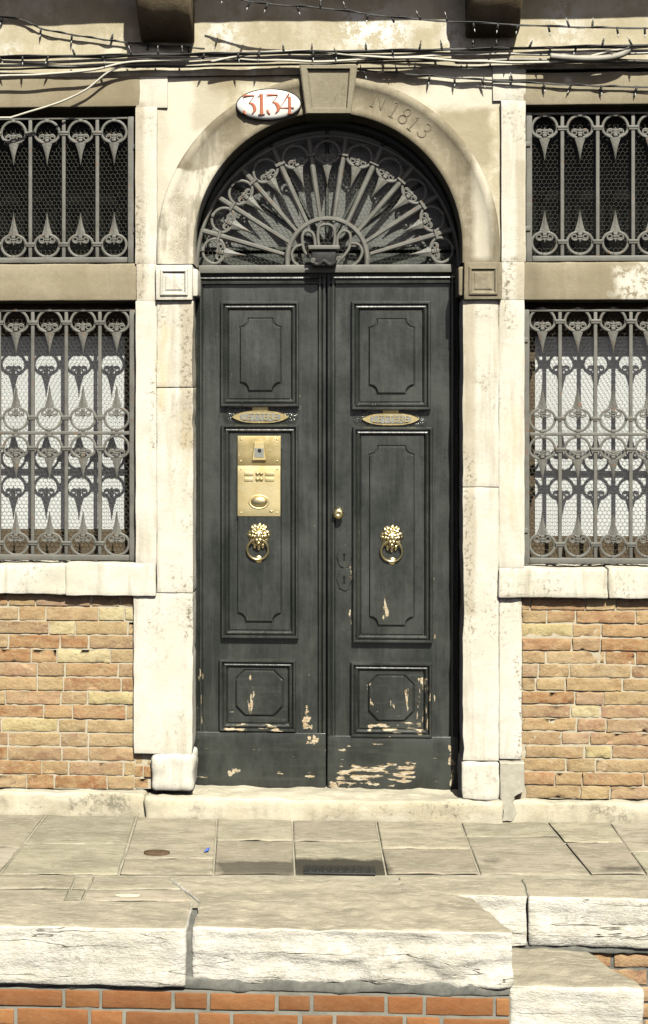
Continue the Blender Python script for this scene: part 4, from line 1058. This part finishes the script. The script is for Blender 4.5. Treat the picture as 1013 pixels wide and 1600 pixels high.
# ------------------------------------------------------------------ pavement, kerbs, landing, quay
LK = [G(0, 1450), G(292, 1450)]                     # left kerb front edge
yK = (LK[0].y+LK[1].y)/2
RKy = (G(760, 1403).y+G(1000, 1403).y)/2
lf, rf = G(300, 1453), G(802, 1456)
bk = G(200, 1408).y                                 # kerb's back joint
b = MB()
T0 = (.385, .338, .245)
def slab(poly, sd, z=0.0, tint=None):
    rnd = random.Random(sd); f = rnd.uniform(.82, 1.15); b.tint = tint or tuple(v*f*rnd.uniform(.97, 1.03) for v in T0)
    P = [G(px, py) for px, py in poly]
    n = 10; m = 6; vs = []; fs = []; cx = sum(p.x for p in P)/4; cy = sum(p.y for p in P)/4
    dz = rnd.uniform(-.003, .003)
    us = [0, .012, .03]+[.03+.94*i/n for i in range(1, n)]+[.97, .988, 1]
    ws = [0, .02, .05]+[.05+.9*i/m for i in range(1, m)]+[.95, .98, 1]
    for v in ws:
        for u in us:
            p = P[0].lerp(P[1], u).lerp(P[3].lerp(P[2], u), v)
            e = min(u, 1-u, ) ; e2 = min(v, 1-v)
            drop = (.007 if e == 0 or e2 == 0 else .002 if e < .02 or e2 < .03 else 0)
            d = Vector((p.x-cx, p.y-cy, 0)); d.normalize()
            if e == 0 or e2 == 0: p = p-d*(.003+.026*abs(fb(p, 6))+.006*abs(fb(p, 23)))
            vs.append((p.x, p.y, z+dz-drop+.004*fb(p, 5)+.002*fb(p, 16)))
    c = len(us); r = len(ws)
    for j in range(r-1):
        for i in range(c-1): a = j*c+i; fs.append((a, a+c, a+c+1, a+1))
    b.add(vs, [tuple(reversed(f)) for f in fs], True)
wy = 1268
COLS = [(-420, -620), (-300, -470), (-180, -320), (-50, -170), (76, -2), (216, 186), (340, 334), (456, 461), (585, 604), (714, 750), (842, 924), (940, 1010), (1080, 1190), (1220, 1370), (1360, 1540)]
def lineat(c, py): a = COLS[c]; return a[0]+(a[1]-a[0])*(py-wy)/(1366-wy)
ROWS = {4: [1268, 1318, 1366], 5: [1268, 1342, 1366], 6: [1268, 1313, 1366], 7: [1268, 1314, 1366], 8: [1268, 1326, 1366], 9: [1268, 1306, 1366], 10: [1268, 1316, 1366]}
for c in range(len(COLS)-1):
    rr = ROWS.get(c, [1268, 1314+(c*37) % 17, 1366])
    for k in range(len(rr)-1):
        slab([(lineat(c, rr[k]), rr[k]), (lineat(c+1, rr[k]), rr[k]), (lineat(c+1, rr[k+1]), rr[k+1]), (lineat(c, rr[k+1]), rr[k+1])], c*7+k)
for k, (a, c_) in enumerate(((-420, -200), (-200, -20), (-20, 120), (120, 145), (145, 258))):
    e1, e2 = (24, 40) if c_ == 258 else (0, 0)
    slab([(a, 1368), (c_+(16 if e1 else 0), 1368), (c_-8+e1+(12 if e1 else 0), 1388), (a-8, 1388)], 90+k); slab([(a-10, 1390), (c_-10+(e1+18 if e1 else 0), 1390), (c_-18+(e2+22 if e1 else 0), 1407), (a-18, 1407)], 120+k)
b.tint = (.36, .33, .255); b.mat = 1
yb0 = G(0, 1366).y
b.add([(XL-2, 0.02, -.008), (XR+2, .02, -.008), (XR+2, RKy+.02, -.008), (XL-2, RKy+.02, -.008)], [(3, 2, 1, 0)], False)
b.add([(XL-2, RKy+.02, -.008), (lf.x+.1, RKy+.02, -.008), (lf.x+.1, bk-.05, -.008), (XL-2, bk-.05, -.008)], [(3, 2, 1, 0)], False)
tag(b.build('pavement', [M_PAVE, M_PJOINT]), 'flagged stone pavement of worn grey slabs below the house', None, None, 'structure')
# left kerb
ZK = -.243
def strata(p, yf, sd=0):
    if p.y > yf+.06 or p.z > -.012: return p
    return Vector((p.x, p.y+.011*fb((p.x*1.1, sd, p.z*11), 1)+.006*fb((p.x*3, sd, p.z*34), 1)+.004*fb((p.x*9, sd, p.z*20), 1), p.z))
def kerb(name, label, x0, x1, y0, y1, z0, sd, warp=None, amp=.012, r=.03, kind='structure', cat=None, z1=.004, cell=.035):
    o = MB().rbox(x0, x1, y0, y1, z0, z1, r, amp, cell, 6, warp, sd).build(name, M_KERB)
    return tag(o, label, cat, None, kind)
kx = G(292, 1450).x
kerb('kerb', 'long pale kerb stone along the quay edge left of the landing', kx-2.9, kx, yK, bk, ZK, 3, lambda p: strata(p, yK, 3), amp=.008, r=.014, cell=.022)
# landing stone: widens towards the wall on the left, slants on the right
lf, rf = G(300, 1453), G(802, 1456); lb, rb = G(262, 1376), G(714, 1376)
y0L, y1L = (lf.y+rf.y)/2, (lb.y+rb.y)/2
def wl(p):
    v = (p.y-y0L)/(y1L-y0L); u = (p.x-lf.x)/(rf.x-lf.x)
    a = lf.x+(lb.x-lf.x)*max(0, v-.52)/.48; c = rf.x+(rb.x-rf.x)*v
    x = a+(c-a)*u
    # ragged flaking underside and a broken ledge low on the front
    z = p.z
    if p.y < y0L+.08 and z < -.05:
        z += (.022*max(0, fb((x, 0, 0), 3.1, 2)+.1)+.012*fb((x, 0, 0), 14, 2))*min(1, (-z-.05)/.1)
    y = p.y
    if y < y0L+.06:
        s_ = -.125+.035*fb((x, 0, 1), 2.3)+.014*fb((x, 0, 1), 9)
        if z < s_: y += .006+.012*fb((x, z, 0), 9)
    return strata(Vector((x, y, z)), y0L, 5)
o = MB().rbox(lf.x, rf.x, y0L, y1L, -.228, .006, .012, .012, .013, 6, wl, 5).build('landing_stone', M_KERB)
tag(o, 'big worn stone slab with flaking white edge at the quay in front of the door', 'stone slab')
# right kerb: two stones with a crack between
x0 = G(700, 1403).x; xc = G(826, 1403).x
for i, (a, c, lab) in enumerate(((x0-.2, xc-.003, 'short pale kerb stone right of the landing, up to the crack'), (xc+.004, xc+2.6, 'long pale kerb stone right of the crack'))):
    def wk(p, a=a, c=c, i=i):
        e = (c-p.x) if i == 0 else (p.x-a)
        return strata(Vector((p.x+(.012*fb((0, p.y*1.0, p.z), 9) if e < .05 else 0), p.y, p.z)), RKy, 7+i)
    kerb('kerb', lab, a, c, RKy, G(900, 1374).y, -.215, 20+i, wk, amp=.007, r=.010, cell=.024)
# lower step
zS = -.222
s0, s1 = G(806, 1540, zS), G(1006, 1541, zS); t0, t1 = G(806, 1484, zS), G(921, 1484, zS)
def wsx(p):
    v = (p.y-s0.y)/(t0.y-s0.y); u = (p.x-s0.x)/(s1.x-s0.x)
    return Vector((s0.x-.03+(s1.x+(t1.x-s1.x)*v-s0.x+.03)*u, p.y+(.014*fb((p.x*2, 3, p.z*9), 1)+.007*fb((p.x*5, 3, p.z*24), 1) if p.y < s0.y+.05 and p.z < zS-.01 else 0), p.z))
o = MB().rbox(s0.x, s1.x, s0.y, RKy-.004, zS-.26, zS, .018, .012, .018, 6, wsx, 31).build('boat_step', M_KERB)
tag(o, 'lower worn white stone step beside the landing slab', 'stone step')
# quay walls of orange brick under the kerbs
QP = [(.30, .125, .046), (.265, .108, .040), (.32, .14, .052), (.25, .10, .038)]
quay = empty('quay_wall', (0, yK+.03, -1.4), 'orange brick quay wall with grey mortar below the kerb and landing', 'wall')
def q_(o): o.location = -Vector(quay.location); return o
chq = 31.0/(F/(D+yK+.02))
q_(bricks('brickwork', XL-2, rf.x-.012, ZK-.018-chq*13, ZK-.018, 13, yK+.022, (.290, .148), 21, QP, .0025, .003, .12, .017, .004, .05, M_QBRICK, quay, None, M_QMORT, .006))
q_(MB().rbox(XL-2, rf.x-.010, yK+.026, yK+.2, ZK-.0175, -.208, .01, .012, .03, seed=6).build('cement_bed', M_DARKCEM, quay))
q_(MB().rbox(kx-.02, lf.x+.03, yK+.035, bk, -.24, -.022, .006, .008, .03, seed=7).build('joint_filling', M_DARKCEM, quay))
q_(bricks('brickwork', rf.x-.2, XR+2, -1.25, -.245, 14, RKy+.03, (.26, .13), 22, [(.36, .19, .12), (.38, .17, .09), (.40, .25, .17)], .007, .006, .12, .014, .006, .03, M_BRICK, quay, None, M_DARKCEM, .008))
q_(MB().rbox(rf.x-.05, XR+2, RKy+.012, RKy+.2, -.246, -.20, .01, .014, .03, seed=8).build('cement_bed', M_DARKCEM, quay))
# mortar smear at the foot of the right kerb
tag(MB().box(-400, 400, -800, RKy+.3, -1.6, -1.45).build('canal_water', M_WATER), None, None, None, 'structure')

# drain slot, rusty plate and scraps on the pavement
a = G(464, 1367); c = G(606, 1353)
dr = empty('drain_grating', ((a.x+c.x)/2, (a.y+c.y)/2, 0), 'dark iron drain grating in the wet patch of the pavement', 'drain grating')
L = Vector(dr.location)
b = MB(); b.rbox(a.x+.03, c.x-.06, a.y+.018, c.y-.02, -.004, .006, .003, .001, .04)
o = b.build('rim', M_BLACKIRON, dr); o.location = -L
for i in range(9):
    x = a.x+.05+(c.x-a.x-.14)*i/8
    b = MB(); b.rbox(x, x+.018, a.y+.026, c.y-.03, .004, .010, .002, 0, .05); o = b.build('slat', M_BLACKIRON, dr); o.location = -L
p = G(245, 1333.5)
def discp(b, p, rx, ry, h, sd):
    n = 24; vs = []; 
    for (k, z) in ((1, -.002), (.98, h), (.5, h*1.1)):
        vs += [(p.x+rx*k*(1+.12*fb((cos(2*pi*i/n), sin(2*pi*i/n), sd), 2))*cos(2*pi*i/n), p.y+ry*k*sin(2*pi*i/n), z) for i in range(n)]
    fs = [(j*n+i, j*n+(i+1) % n, (j+1)*n+(i+1) % n, (j+1)*n+i) for j in range(2) for i in range(n)]+[tuple(range(2*n, 3*n))]
    return b.add(vs, fs, True)
tag(discp(MB(), p, .062, .033, .009, 1).build('manhole_cover', M_RUST), 'small rusty oval iron cover set in the pavement', 'cover')
p = G(199, 1400); tag(discp(MB(), p, .055, .015, .008, 2).build('stone_ring', M_PAPER), 'pale crumbling oval patch with grit near the left kerb', 'stone patch')
p = G(323, 1331); b = MB(); b.add([(p.x-.012, p.y-.02, .006), (p.x+.010, p.y-.014, .009), (p.x+.016, p.y+.02, .016), (p.x-.006, p.y+.016, .007), (p.x+.004, p.y, .020)], [(0, 1, 4), (1, 2, 4), (2, 3, 4), (3, 0, 4), (3, 2, 1, 0)], False)
tag(b.build('paper_scrap', M_BLUE), 'tiny crumpled bright blue scrap on the pavement', 'litter')
